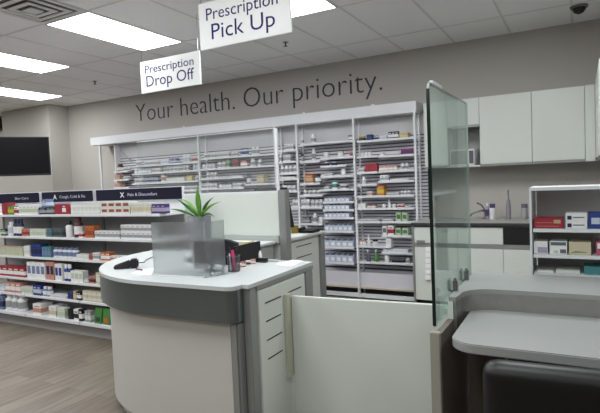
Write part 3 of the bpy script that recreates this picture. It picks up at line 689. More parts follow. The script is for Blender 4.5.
part('panel', MB().add([(-2.82, 4.3, 1.02), (-2.63, 4.60, 1.02), (-2.70, 4.60, 1.44), (-2.89, 4.3, 1.44), (-2.85, 4.31, 1.02), (-2.66, 4.61, 1.02), (-2.73, 4.61, 1.44), (-2.92, 4.31, 1.44)],
     [(0,1,2,3),(7,6,5,4),(0,4,5,1),(1,5,6,2),(2,6,7,3),(3,7,4,0)]), [BLACK], mo)
solid('note_pad', MB().box(-2.68, -2.625, 4.615, 4.67, .9515, 1.03), [mat('yellow_pad', (140, 122, 48), .7)], 'small yellow block standing on the back desk under the monitor', 'note pad', (-2.655, 4.63, .954))

# ------------------------------------------------------------------ front service counter
CZ = .95
def path(d, xr=-1.66, n=18):
    p = [(xr, 2.15+d)]
    cx, cy, R = -2.235, 3.15, 1.0
    p.append((-1.9, 2.15+d))
    for k in range(n+1):
        a = -PI/2 - (PI/2)*k/n
        p.append((cx+(R-d)*math.cos(a), cy+(R-d)*math.sin(a)))
    p.append((cx-R+d, 3.3))
    return p
sc = thing('service_counter', 'curved white service counter with steel band, below the drop off sign', 'counter', (-1.55, 2.22, 0))
SHIFT = Vector((-.027, 0, 0))
nose = [(-1.598, 2.235)] + [(-1.66+.062*math.cos(a), 2.212+.062*math.sin(a)) for a in [PI*(-.0)-PI/2*k/6 for k in range(7)]]
outer = nose + path(0)[1:]
inner = [(-2.63, 3.3), (-2.63, 3.05), (-2.59, 2.9), (-2.5, 2.8), (-2.36, 2.75), (-2.32, 2.80), (-2.32, 3.03), (-1.553, 3.03), (-1.553, 2.235)]
part('countertop', MB().prism(outer+inner, CZ-.022, CZ, smooth=False), [TOP], sc)
fpath = [(-1.598, 2.25)] + nose[1:] + path(0.0)[1:]
fp2 = [(x, y) for x, y in fpath]
part('fascia', MB().strip([(x+(.0), y+.003) for x, y in fp2][::-1], .012, CZ-.20, CZ-.022), [BRUSH], sc)
part('body', MB().strip(path(.055, -1.665)[::-1], .02, .075, CZ-.022), [BODY], sc)
part('plinth', MB().strip(path(.095, -1.665)[::-1], .02, 0, .075), [GREYP], sc)
part('corner_post', MB().box(-1.662, -1.607, 2.192, 2.31, 0, CZ-.2).box(-1.662, -1.607, 2.235, 2.31, CZ-.2, CZ-.022), [ALU], sc, .012)
part('corner_post', MB().box(-1.605, -1.56, 2.25, 2.32, 0, CZ-.022), [ALU], sc, .004)
part('cabinet', MB().box(-2.3, -1.575, 2.33, 3.0, .02, CZ-.022), [WHITE], sc)
part('top_edge', MB().box(-1.575, -1.556, 2.32, 3.03, CZ-.05, CZ-.022), [ALU], sc)
part('drawer_panel', MB().box(-1.575, -1.555, 2.33, 2.9, .04, CZ-.055), [WHITE], sc, .004)
part('corner_post', MB().box(-1.575, -1.556, 2.915, 3.02, 0, CZ-.05), [ALU], sc, .003)
XF = -1.555
CR = math.radians(1.3); PIV = Vector((-1.55, 2.22, 0))
RM = Matrix.Rotation(CR, 3, 'Z')
def on_face(x, y, X):
    n = RM @ Vector((1, 0, 0)); p0 = SHIFT + PIV + RM @ (Vector((X, 2.22, 0))-PIV)
    d = ray(x, y); w = EYE + d*((p0-EYE).dot(n)/d.dot(n))
    return PIV + RM.inverted() @ (w-SHIFT-PIV)
for (xa, ya, xb, yb) in ((265, 303, 281, 296.5), (266, 321, 281, 314.8), (267, 340, 282, 332.5), (268, 359, 282.5, 350.5), (288, 292, 301, 287.3)):
    p = on_face(xa, ya, XF); q = on_face(xb, yb, XF); z = (p.z+q.z)/2
    part('drawer_slot', MB().box(XF-.001, XF+.0015, p.y, q.y, z-.0035, z+.0035), [BLACKM], sc)
p = on_face(283.3, 297, XF); q = on_face(287, 297, XF)
part('hinge_strip', MB().box(XF, XF+.022, p.y, q.y+.02, .30, .815), [mat('cleat_beige', (196, 196, 178), .5)], sc, .003)
hg = SHIFT + PIV + RM @ (Vector((XF+.026, q.y+.005, 0))-PIV)
sc.rotation_euler.z = CR; sc.location += SHIFT

# swing gate
ga = (hg.x, hg.y); gb = (-.625, 2.735)
gt = thing('swing_gate', 'plain white low swing gate between the two counters', 'gate', ((ga[0]+gb[0])/2, (ga[1]+gb[1])/2, .03))
part('panel', MB().obox(ga, gb, .028, .03, .797), [WHITE], gt, .003)
d_ = Vector((gb[0]-ga[0], gb[1]-ga[1])).normalized()
part('edge_trim', MB().obox((gb[0]+.001, gb[1]), (gb[0]+d_.x*.03, gb[1]+d_.y*.03), .03, .03, .797), [WHITE], gt)
part('foot', MB().obox((-1.1, 2.685), (-1.06, 2.69), .03, 0, .03), [ALU], gt)

# things on the counter
fy = 2.297
fs = thing('frosted_screen', 'frosted acrylic privacy screen standing on the service counter', 'privacy screen', (-2.1, 2.38, CZ))
fpts = [(-2.338, 2.30), (-2.333, 2.293), (-1.953, 2.328), (-1.945, 2.333), (-1.912, 2.475)]
part('panel', MB().strip(fpts, .006, CZ+.001, 1.282, smooth=False), [FROST], fs)
part('clip', MB().box(-1.915, -1.895, 2.44, 2.475, CZ+.001, 1.0), [CHROME], fs)
part('foot_strip', MB().obox((-2.33, 2.281), (-1.96, 2.316), .009, CZ+.0005, CZ+.008), [mat('clear_strip', (214, 218, 216), .3)], fs)

# planter behind the screen
pc = on_y(197, 219, 2.60)
px_, py_ = -2.255, 2.65
pl = thing('potted_plant', 'green spiky potted plant standing behind the frosted screen', 'potted plant', (px_, py_, CZ))
part('pot', MB().lathe([(.055, .001), (.06, .02), (.082, .33), (.086, .345), (.078, .345), (.072, .32)], (px_, py_, CZ), 20), [mat('pot_grey', (150, 150, 158), .5)], pl)
part('soil', MB().lathe([(.07, .31), (.072, .322)], (px_, py_, CZ), 20), [mat('soil', (52, 40, 32), .9)], pl)
def leaf(tip, w, mid=None, m=LEAF, base=None):
    b0 = Vector(base or (px_+.015, py_, CZ+.32)); t = Vector(tip)
    c = Vector(mid) if mid else (b0+t)/2 + Vector((0, 0, .05))
    n = 9; L = []
    for i in range(n+1):
        u = i/n; L.append((1-u)**2*b0 + 2*u*(1-u)*c + u*u*t)
    mb = MB(); vs = []; th = .0015
    for i, p in enumerate(L):
        u = i/n; ww = w*(.35+1.3*u if u < .5 else 2*(1-u))*.5
        d = (L[min(i+1, n)]-L[max(i-1, 0)]).normalized(); view = Vector((p.x, p.y, p.z-HC)).normalized()
        sd = d.cross(view).normalized(); up = sd.cross(d).normalized()
        vs += [p-sd*ww, p-up*ww*.35, p+sd*ww, p+up*th-sd*ww*.9, p-up*ww*.35+up*th, p+up*th+sd*ww*.9]
    fs = []
    for i in range(n):
        a, b = i*6, (i+1)*6
        fs += [(a, a+1, b+1, b), (a+1, a+2, b+2, b+1), (a+4, a+3, b+3, b+4), (a+5, a+4, b+4, b+5), (a+3, a, b, b+3), (a+2, a+5, b+5, b+2)]
    mb.add(vs, fs, 0, True)
    part('leaf', mb, [m], pl)
def tip(x, y, Y): return on_y(x, y, Y)
leaf(tip(197.4, 185.5, 2.6), .034, mid=tip(196.5, 200, 2.6))
leaf(tip(199, 191, 2.66), .02, mid=tip(200, 203, 2.64), m=LEAFD)
leaf(tip(175.5, 198.5, 2.56), .02, mid=tip(186, 204, 2.6), m=LEAFD)
leaf(tip(181, 199, 2.66), .022, mid=tip(191, 201, 2.64))
leaf(tip(169, 209.3, 2.55), .018, mid=tip(180, 208, 2.57), m=LEAFD)
leaf(tip(214, 197, 2.62), .021, mid=tip(204, 203, 2.62), m=LEAFD)
leaf(tip(222, 201.5, 2.58), .018, mid=tip(205, 205, 2.6))
leaf(tip(215, 217.5, 2.55), .018, mid=tip(207, 209, 2.56), m=LEAFD)
leaf(tip(186, 204, 2.52), .018, mid=tip(192, 208, 2.55))
leaf(tip(205, 211, 2.52), .02, mid=tip(202, 210, 2.55))
leaf(tip(200, 222, 2.52), .018, mid=tip(199, 214, 2.54), m=LEAFD)

# monitor behind the frosted screen
mq = thing('counter_monitor', 'dark monitor blurred behind the frosted screen', 'monitor', (-2.08, 2.56, CZ))
part('panel', MB().box(-2.19, -1.955, 2.50, 2.525, CZ+.05, CZ+.19), [BLACK], mq, .004)
part('stand', MB().box(-2.12, -2.02, 2.505, 2.54, CZ+.001, CZ+.012).box(-2.08, -2.05, 2.526, 2.54, CZ+.012, CZ+.12), [BLACK], mq)

# scanner with cable
hs = thing('barcode_scanner', 'black handheld scanner lying on the curved end of the counter', 'scanner', (-2.82, 2.52, CZ))
a = on_z(113.5, 270, CZ); b = on_z(138.5, 268, CZ); dd = (b-a).normalized(); nn = Vector((-dd.y, dd.x, 0))
def hbox(u0, u1, v0, v1, za, zb_, zc_):
    P = lambda u, v, z: tuple(a+dd*u+nn*v+Vector((0, 0, z)))
    return MB().add([P(u0, v0, .001), P(u1, v0, .001), P(u1, v1, .001), P(u0, v1, .001), P(u0, v0+.006, za), P(u1, v0+.01, zb_), P(u1, v1-.01, zb_), P(u0, v1-.006, za)],
                    [(0,3,2,1),(4,5,6,7),(0,1,5,4),(1,2,6,5),(2,3,7,6),(3,0,4,7)])
ln = (b-a).length
part('handle', hbox(0, ln*.66, 0, .065, .024, .058, 0), [BLACK], hs, .006)
part('head', hbox(ln*.64, ln*1.0, -.01, .085, .06, .062, 0), [BLACK], hs, .01)
e0 = b+nn*.035+Vector((0, 0, .03))
cb = MB().tube([e0, e0+dd*.04+Vector((0, 0, .002)), on_z(146, 260, CZ+.012), on_z(151, 257.5, CZ+.006), on_z(158, 256, CZ+.005)], .0032, 6)
tag(part('cable', cb, [BLACKM], hs), '', '') if False else part('cable', cb, [BLACKM], hs)
pz = [on_z(131, 274.5, CZ), on_z(151, 276, CZ), on_z(154, 269, CZ), on_z(140, 270.5, CZ)]
solid('paper_sheet', MB().prism([(p.x, p.y) for p in pz], CZ+.001, CZ+.006), [PAPER], 'white folded paper beside the frosted screen on the counter', 'paper', (pz[0].x, pz[0].y, CZ+.001))
q0 = on_z(131.5, 272.6, CZ)
solid('stick_pen', MB().tube([(q0.x-.02, q0.y+.06, CZ+.0125), (q0.x+.05, q0.y+.045, CZ+.0125)], .0055, 8), [mat('pen_maroon', (110, 60, 72), .5)], 'short maroon pen lying at the paper corner', 'pen', (q0.x, q0.y, CZ+.006))

# pen cup
cx_, cy_ = -1.915, 2.56
pcup = thing('pen_cup', 'grey wire mesh pen cup beside the frosted screen', 'pen cup', (cx_, cy_, CZ))
mesh_grey = mat('mesh_grey', (96, 98, 102), .5, metal=.4)
cupm = MB()
for k in range(22):
    an = 2*PI*k/22; cupm.tube([(cx_+.036*math.cos(an), cy_+.036*math.sin(an), CZ+.002), (cx_+.04*math.cos(an), cy_+.04*math.sin(an), CZ+.098)], .0016, 4)
for z in range(1, 10):
    r = .036+.004*z/10
    cupm.tube([(cx_+r*math.cos(2*PI*k/24), cy_+r*math.sin(2*PI*k/24), CZ+.01*z) for k in range(25)], .0013, 4)
part('mesh_wall', cupm, [mesh_grey], pcup)
part('rim', MB().tube([(cx_+.041*math.cos(2*PI*k/24), cy_+.041*math.sin(2*PI*k/24), CZ+.099) for k in range(25)], .003, 6), [mesh_grey], pcup)
part('base', MB().lathe([(.036, .001), (.036, .005)], (cx_, cy_, CZ), 20), [mesh_grey], pcup)
def pen(dx, dy, tx, ty, ztop, r, col, label, capcol=None):
    b0 = Vector((cx_+dx, cy_+dy, CZ+.008)); t0 = Vector((cx_+tx, cy_+ty, CZ+ztop))
    o = thing('pen', label, 'pen', tuple(b0), 'pens in the cup')
    part('barrel', MB().tube([b0, b0.lerp(t0, .75)], r, 8), [col], o)
    part('cap', MB().tube([b0.lerp(t0, .74), b0.lerp(t0, .98), t0], [r*1.35, r*1.35, r*.7], 8), [capcol or col], o)
pk = mat('pen_pink', (224, 62, 128), .4)
pen(.016, -.012, -.006, .0, .135, .008, pk, 'thick pink pen leaning in the mesh cup')
pen(-.01, .008, -.032, .006, .15, .005, BLACK, 'black pen standing tall in the mesh cup')
pen(0, .018, .016, .022, .14, .0045, BLACK, 'black pen at the far side of the mesh cup')
pen(-.015, -.01, -.022, -.012, .155, .0045, PAPER, 'white pen at the near side of the mesh cup', BLACK)

# small things along the counter
for (u, v, yt, c1, c2, lab) in ((238.5, 268.5, .03, 'white', 'salmon', 'small white and pink box nearest the pen cup'), (243, 267, .034, 'rust', 'white', 'small reddish box among the desk trinkets'), (248, 265.5, .03, 'white', 'brown', 'small white and brown box among the desk trinkets'), (253, 264, .03, 'salmon', 'white', 'small salmon box at the far end of the desk trinkets')):
    p = on_z(u, v, CZ)
    place('box', p.x, p.y, CZ+.0005, .032, yt, .03, c1, c2, lab, 'desk trinkets', .5)
p = on_z(262, 262.3, CZ)
st = thing('stapler', 'small black stapler in front of the black tray', 'stapler', (p.x, p.y, CZ))
part('base', MB().box(p.x-.05, p.x+.04, p.y-.014, p.y+.014, CZ+.001, CZ+.008), [BLACK], st)
part('arm', MB().box(p.x-.05, p.x+.045, p.y-.012, p.y+.012, CZ+.012, CZ+.03).box(p.x-.05, p.x-.03, p.y-.012, p.y+.012, CZ+.008, CZ+.012), [BLACK], st, .004)
p = on_z(272, 261.5, CZ)
solid('tape_strip', MB().box(p.x-.07, p.x+.05, p.y-.014, p.y+.012, CZ+.001, CZ+.014), [mat('pale_plastic', (206, 208, 210), .4)], 'pale grey ruler-like strip beside the stapler', 'desk item', (p.x, p.y, CZ), .003)
pp = [on_z(276, 264.8, CZ), on_z(291, 266.8, CZ), on_z(304, 261.2, CZ), on_z(292, 260.2, CZ)]
solid('paper_sheet', MB().prism([(q.x, q.y) for q in pp], CZ+.001, CZ+.003), [PAPER], 'white paper lying at the far corner of the service counter', 'paper', (pp[0].x, pp[0].y, CZ))
# black tray box
bt = thing('document_tray', 'black desk tray standing at the back of the service counter', 'tray', (-2.09, 2.87, CZ))
part('front_panel', MB().box(-2.055, -2.04, 2.75, 3.06, CZ+.001, 1.078), [BLACK], bt, .002)
part('tray', MB().box(-2.16, -2.055, 2.75, 2.76, CZ+.001, 1.03).box(-2.16, -2.055, 3.02, 3.03, CZ+.001, 1.06).box(-2.16, -2.15, 2.76, 3.02, CZ+.001, 1.03).box(-2.15, -2.055, 2.76, 3.02, CZ+.001, CZ+.01), [BLACK], bt)
solid('paper_stack', MB().box(-2.145, -2.06, 2.94, 3.01, CZ+.011, 1.085), [mat('cream_paper', (216, 210, 176), .8)], 'cream papers standing in the black desk tray', 'paper', (-2.1, 2.92, CZ+.011))
p = on_y(268, 257, 3.03)
solid('glue_bottle', MB().lathe([(.011, .001), (.012, .008), (.012, .05), (.006, .06), (.005, .07)], (-1.99, 2.975, CZ), 12), [PAPER], 'small white bottle at the end of the black tray', 'bottle', (-1.99, 2.975, CZ))

# task chair behind the counter
tc = thing('task_chair', 'black task chair with rounded back behind the counter', 'chair', (-2.78, 3.42, 0))
bk = MB(); n = 12; vs = []
for i in range(n+1):
    u = -1+2*i/n
    for (zz, off) in ((.62, 0), (.95, 0), (.62, .05), (.95, .05)):
        vs.append((-2.68+u*.24, 3.40+.06*u*u+off, zz + ((.085*(1-u*u)) if zz > .8 else -.02*(1-u*u))))
fs_ = []
for i in range(n):
    a, b = i*4, i*4+4
    fs_ += [(a, b, b+1, a+1), (a+2, a+3, b+3, b+2), (a+1, b+1, b+3, a+3), (a, a+2, b+2, b)]
fs_ += [(0, 1, 3, 2), (n*4, n*4+2, n*4+3, n*4+1)]
bk.add(vs, fs_, 0, True)
part('backrest', bk, [BLACKM], tc)
part('seat', MB().box(-2.99, -2.56, 3.36, 3.66, .44, .5), [BLACKM], tc, .025)
part('pole', MB().tube([(-2.78, 3.53, .07), (-2.78, 3.53, .45)], .025), [BLACK], tc)
part('back_bar', MB().tube([(-2.78, 3.5, .46), (-2.78, 3.42, .55), (-2.78, 3.46, .68)], .02), [BLACK], tc)
for k in range(5):
    an = 2*PI*k/5+.3
    lg = part('leg', MB().tube([(-2.78, 3.53, .08), (-2.78+.2*math.cos(an), 3.53+.2*math.sin(an), .06)], [.02, .015]), [BLACK], tc)
    part('caster', MB().lathe([(.02, 0), (.028, .02), (.02, .045)], (-2.78+.2*math.cos(an), 3.53+.2*math.sin(an), .0), 10), [BLACK], lg)

# ------------------------------------------------------------------ right consultation counter
rc = thing('consultation_counter', 'two-level white counter with steel band beside the glass screen', 'counter', (.5, 2.6, 0))
XE = 2.2
def arc(cx, cy, r, a0, a1, n=8): return [(cx+r*math.cos(a0+(a1-a0)*k/n), cy+r*math.sin(a0+(a1-a0)*k/n)) for k in range(n+1)]
edge = [(-.497, 2.30), (-.493, 2.36)] + arc(-.36, 2.385, .133, PI, PI/2, 8) + [(-.2, 2.52), (XE, 2.56)]
part('upper_top', MB().prism([(-.53, 2.30)]+edge+[(XE, 2.96), (-.53, 2.94)], CZ-.02, CZ), [TOP2], rc)
part('fascia', MB().strip(edge[::-1], -.012, .80, CZ-.02), [BRUSHV], rc)
low = [(-.47, 2.50)] + [(-.465, 2.08)] + arc(-.365, 2.075, .1, PI, PI*1.5, 8)[1:] + [(XE, 1.995), (XE, 2.56), (-.33, 2.53)]
part('lower_ledge', MB().prism(low, .812, .85), [TOP2], rc, .004)
part('front_panel', MB().box(-.5, XE, 2.56, 2.585, 0, .93), [DARKB], rc)
part('seam_strip', MB().box(-.33, -.315, 2.553, 2.56, 0, .80), [GREYP], rc)
part('side_panel', MB().box(-.535, -.51, 2.06, 2.94, 0, .85), [DARKB, WHITE], rc)
part('side_upper', MB().box(-.534, -.511, 2.30, 2.94, .85, .93), [WHITE], rc)
part('end_post', MB().box(-.548, -.508, 2.03, 2.06, 0, .862), [mat('post_grey', (150, 149, 138), .5)], rc, .003)

gs = thing('glass_screen', 'tall clear glass screen standing between gate and consultation counter', 'glass screen', (-.545, 2.5, .87))
XG = -.545
def yz(x, y): p = on_x(x, y, XG); return p.y, p.z
y0g = yz(428.5, 110)[0]; y1g = yz(469.5, 230)[0]
zt = 1.886
def slab(pts, x0, x1, mi_face=0, mi_edge=1):
    n = len(pts); mb = MB()
    v = [(x0, y, z) for y, z in pts]+[(x1, y, z) for y, z in pts]
    mb.add(v, [tuple(range(n)), tuple(range(2*n-1, n-1, -1))], mi_face)
    mb.add(v, [(i, n+i, n+(i+1) % n, (i+1) % n) for i in range(n)], mi_edge)
    return mb
cr = .03
prof = [(y0g, .865)] + [(y0g, zt-cr)] + [(y0g+cr-cr*math.cos(PI/2*k/5), zt-cr+cr*math.sin(PI/2*k/5)) for k in range(1, 6)] + [(y1g, zt), (y1g, CZ-.02), (2.31, CZ-.06), (2.31, .865)]
part('pane', slab(prof, XG-.005, XG+.005), [GLASS, GEDGE2], gs)
for yy in (2.43, 2.70):
    cl = part('clamp', MB().box(XG+.008, XG+.03, yy-.013, yy+.013, CZ+.001, CZ+.052).box(XG-.014, XG-.006, yy-.013, yy+.013, CZ+.001, CZ+.052).box(XG-.006, XG+.008, yy-.012, yy+.012, CZ-.006, CZ+.004), [mat('clamp_steel', (140, 140, 142), .3, metal=.8)], gs, .003)
    part('screw', MB().lathe([(.008, 0), (.008, .008)], (XG+.019, yy, CZ+.052), 10), [CHROME], cl)
part('top_clip', MB().box(XG-.009, XG+.009, y0g+.05, y0g+.22, zt-.006, zt+.012), [WHITE2], gs, .003)
part('corner_trim', MB().box(XG-.007, XG+.007, y0g-.004, y0g+.0, .87, zt-.03), [GEDGE], gs)

# guest chair
ch = thing('guest_chair', 'black padded vinyl chair pushed under the counter ledge', 'chair', (-.01, 1.83, 0))
def cushion(w, d, h, c, tilt=0, rnd=.05):
    bm = bmesh.new(); bmesh.ops.create_cube(bm, size=2)
    bmesh.ops.subdivide_edges(bm, edges=bm.edges[:], cuts=15, use_grid_fill=True)
    R_ = Matrix.Rotation(tilt, 4, 'X'); hx = Vector((w/2, d/2, h/2))
    for v in bm.verts:
        q = Vector([math.sin(t*PI/2) if abs(t) < 1 else t for t in v.co])   # denser near the edges
        p = Vector([q[k]*hx[k] for k in range(3)])
        inn = Vector([max(-hx[k]+rnd, min(hx[k]-rnd, p[k])) for k in range(3)])
        df = p-inn
        if df.length > 1e-9: p = inn+df.normalized()*rnd
        v.co = R_ @ (p+Vector((0, 0, h/2))) + Vector(c)
    me = bpy.data.meshes.new('cushion'); bm.to_mesh(me); bm.free(); me.materials.append(VINYL)
    for p in me.polygons: p.use_smooth = True
    return me
L0 = wloc(ch)
def loc_(me, par):
    for v in me.vertices: v.co -= wloc(par)
    return me
bx = on_y(483, 392, 1.80).x; cxx = bx+.29
bz = on_y(550, 362.5, 1.83).z
part_b = link('backrest', loc_(cushion(.58, .10, .42, (cxx, 1.83, bz-.42), math.radians(3), .049), ch), ch)
link('seat', loc_(cushion(.56, .5, .10, (cxx, 2.15, .38), 0, .035), ch), ch)
for sx in (-1, 1):
    for yy, y2 in ((1.86, 1.8), (2.36, 2.42)):
        part('leg', MB().tube([(cxx+sx*.26, yy, .40), (cxx+sx*.28, y2, 0.0)], [.018, .014]), [BLACK], ch)

ch.rotation_euler.z = math.radians(4.5)
ws = thing('wall_shelf', 'white shelf on the side wall, seen only as a reflection in the glass screen', 'shelf', (.32, 5.1, 1.25))
part('board', MB().box(.17, XR-.002, 4.4, 5.95, 1.30, 1.33), [WHITE2], ws)
for yy in (4.6, 5.3): part('bracket', MB().box(.22, XR-.002, yy, yy+.02, 1.24, 1.30), [ALU], ws)
# white shelf unit behind the counter
su = thing('shelf_unit', 'white open shelf unit behind the counter with medicine boxes', 'shelf unit', (.25, 3.15, 0))
SX0, SX1, SY0, SY1 = -.247, .76, 3.0, 3.3
part('side_panel', MB().box(SX0, SX0+.011, SY0, SY1, 0, 1.408), [WHITE2], su)
part('side_panel', MB().box(SX1-.011, SX1, SY0, SY1, 0, 1.408), [WHITE2], su)
part('top_panel', MB().box(SX0, SX1, SY0-.002, SY1, 1.395, 1.412), [WHITE2], su)
part('back_panel', MB().box(SX0+.016, SX1-.016, SY1-.012, SY1, .05, 1.395), [mat('shelf_back_grey', (214, 213, 208), .7)], su)
z1 = on_y(560, 229, SY0).z; z2 = on_y(560, 255, SY0).z; z3 = on_y(560, 274, SY0).z
for z in (z1, z2, z3, .6, .3, .08):
    part('shelf', MB().box(SX0+.016, SX1-.016, SY0, SY1-.012, z-.018, z), [WHITE2], su)
def sbox(x0, x1, yt, z, c1, c2, lab, k=None, dep=.12, yy=SY0+.02):
    A = on_y(x0, yt, yy).x; B = on_y(x1, yt, yy).x; h = on_y((x0+x1)/2, yt, yy).z-z if k is None else k
    o = thing('medicine_box', lab, 'box', ((A+B)/2, yy, z+.0005), 'boxes on the white shelf unit')
    w = B-A
    part('carton', MB().box((A+B)/2-w/2, (A+B)/2+w/2, yy, yy+dep, z+.0005, z+h), [cm(c1)], o, .0015)
    return o, A, B, h
o, A, B, h = sbox(533.6, 563, 218.3, z1, 'red', 'cream', 'long red box with gold stripe lines on the white shelf unit')
part('print_stripe', MB().box(A+.01, B-.05, SY0+.0185, SY0+.02, z1+h*.55, z1+h*.6).box(A+.01, B-.02, SY0+.0185, SY0+.02, z1+h*.2, z1+h*.25), [cm('salmon')], o)
part('print_patch', MB().box(B-.045, B-.012, SY0+.0185, SY0+.02, z1+h*.5, z1+h*.85), [cm('tan')], o)
hh = (on_y(576, 213.5, SY0+.02).z-z1)/2
for k in range(2):
    o, A, B, h = sbox(565.5, 587, 214, z1+k*(hh+.0005), 'white', 'black', ('lower' if k == 0 else 'upper')+' of two stacked white boxes with a dark mark, beside the red box', hh)
    part('print_mark', MB().box(A+.008, A+.028, SY0+.0185, SY0+.02, z1+k*hh+hh*.2, z1+k*hh+hh*.7), [cm('navy')], o)
    part('print_line', MB().box(A+.034, B-.012, SY0+.0185, SY0+.02, z1+k*hh+hh*.42, z1+k*hh+hh*.55), [cm('slate')], o)
o, A, B, h = sbox(588.5, 612, 213, z1, 'blue', 'white', 'blue box beside the white boxes on the shelf unit')
part('print_patch', MB().box(A+.012, A+.05, SY0+.0185, SY0+.02, z1+h*.3, z1+h*.7), [cm('ltblue')], o)
o, A, B, h = sbox(533.6, 547.5, 241.5, z2, 'white', 'lilac', 'white and lilac box next to the side of the shelf unit')
part('print_patch', MB().box(A+.02, B-.002, SY0+.0185, SY0+.02, z2+h*.1, z2+h*.55), [cm('lilac')], o)
o, A, B, h = sbox(549.5, 567, 241.5, z2, 'white', 'slate', 'white box with dark top stripe and green print on the shelf unit')
part('print_patch', MB().box(A+.005, B-.005, SY0+.0185, SY0+.02, z2+h*.7, z2+h*.95).box(A+.05, B-.005, SY0+.0185, SY0+.02, z2+h*.1, z2+h*.4), [cm('slate')], o)
part('print_mark', MB().box(A+.018, A+.04, SY0+.0185, SY0+.02, z2+h*.1, z2+h*.3), [cm('mint')], o)
o, A, B, h = sbox(568.8, 591, 242.3, z2, 'cream', 'green', 'cream box with green swoosh, third on the lower shelf of the unit')
sw = MB()
part('print_patch', MB().prism([(A+.004, 0), (A+.03, .018), (A+.06, .022), (A+.06, .012), (A+.03, .006), (A+.004, -.002)], SY0+.0185, SY0+.02), [cm('green')], o) if False else None
swp = [(A+.004, z2+h*.1), (A+.03, z2+h*.30), (A+.065, z2+h*.26), (A+.09, z2+h*.2), (A+.06, z2+h*.2), (A+.03, z2+h*.2)]
n_ = len(swp); swm = MB().add([(x, SY0+.0188, z) for x, z in swp]+[(x, SY0+.02, z) for x, z in swp], [tuple(range(n_)), tuple(range(2*n_-1, n_-1, -1))]+[(i, n_+i, n_+(i+1) % n_, (i+1) % n_) for i in range(n_)])
part('print_swoosh', swm, [cm('green')], o)
o, A, B, h = sbox(596, 616, 242, z2, 'pink', 'white', 'pink box cut by the photo edge on the shelf unit')
part('print_patch', MB().box(A+.006, A+.05, SY0+.0185, SY0+.02, z2+h*.5, z2+h*.9), [cm('white')], o)
o, A, B, h = sbox(537, 553, 271, z3, 'white', 'grey', 'low white box just above the counter edge on the shelf unit')
o, A, B, h = sbox(556, 580, 270.5, z3, 'pale', 'grey', 'low off-white box just above the counter edge, nearer the teal one')
o, A, B, h = sbox(584, 612, 267, z3, 'teal', 'white', 'teal box peeking above the counter edge on the shelf unit')

# ------------------------------------------------------------------ kitchen run on the back wall
BY = 5.6
bz_t = on_y(470, 222.6, BY).z
wt = solid('worktop', MB().box(-1.68, XR-.002, BY-.02, WY-.002, bz_t-.03, bz_t), [mat('worktop_grey', (172, 172, 168), .4, var=.1, scale=80), ],
           'grey kitchen worktop with dark front edge along the back wall', 'worktop', (-.6, 5.9, bz_t-.03))
CXs = [-1.655, -1.18, -.715, -.255, .2]
part('edge_strip', MB().box(-1.681, XR-.003, BY-.026, BY-.0205, bz_t-.032, bz_t-.004), [mat('edge_black', (48, 48, 50), .5)], wt, label='thin dark front edge')
lab = ['white base cabinet at the slatted wall end of the kitchen run', 'white base cabinet under the sink tap', 'white base cabinet with a black drawer front', 'white base cabinet behind the shelf unit']
zA = on_y(490, 227.8, BY).z; zB = on_y(490, 244.3, BY).z; zC = on_y(490, 249, BY).z
for i in range(4):
    x0, x1 = CXs[i], CXs[i+1]
    c_ = thing('base_cabinet', lab[i], 'cabinet', ((x0+x1)/2, 5.9, 0), 'kitchen base cabinets')
    part('carcass', MB().box(x0, x1, BY+.022, WY-.004, .1, bz_t-.031), [WHITE], c_)
    part('toe_kick', MB().box(x0, x1, BY+.06, BY+.08, 0, .1), [BLACKM], c_)
    part('top_rail', MB().box(x0, x1, BY+.005, BY+.022, zA+.002, bz_t-.031), [BLACKM if False else SLATD], c_)
    dr = part('drawer', MB().box(x0+.002, x1-.002, BY, BY+.02, zB, zA), [BLACK if i == 2 else WHITE], c_, .002, label='black drawer front' if i == 2 else None)
    if i == 0:
        part('handle', MB().box(x0+.03, x0+.12, BY-.012, BY, zB+.0, zB+.03), [ALU], dr)
    part('grip_channel', MB().box(x0, x1, BY+.004, BY+.022, zC, zB), [ALU], c_)
    part('door', MB().box(x0+.002, x1-.002, BY, BY+.02, .105, zC-.002), [WHITE], c_, .002)
part('end_panel', MB().box(-1.68, -1.657, BY-.002, WY-.004, 0, bz_t-.031), [ALU], bpy.data.objects['base_cabinet'])
# hanging papers on the end cabinet
ph = thing('paper_holder', 'white scalloped paper slips hanging on the end base cabinet', 'paper holder', (-1.5, BY-.02, .4))
for k in range(6):
    p = on_y(428.2, 247+k*5.6, BY-.012); 
    part('slip', MB().box(p.x-.03, p.x+.03, BY-.02-.002*k, BY-.003, p.z-.055, p.z), [PAPER], ph, .004)
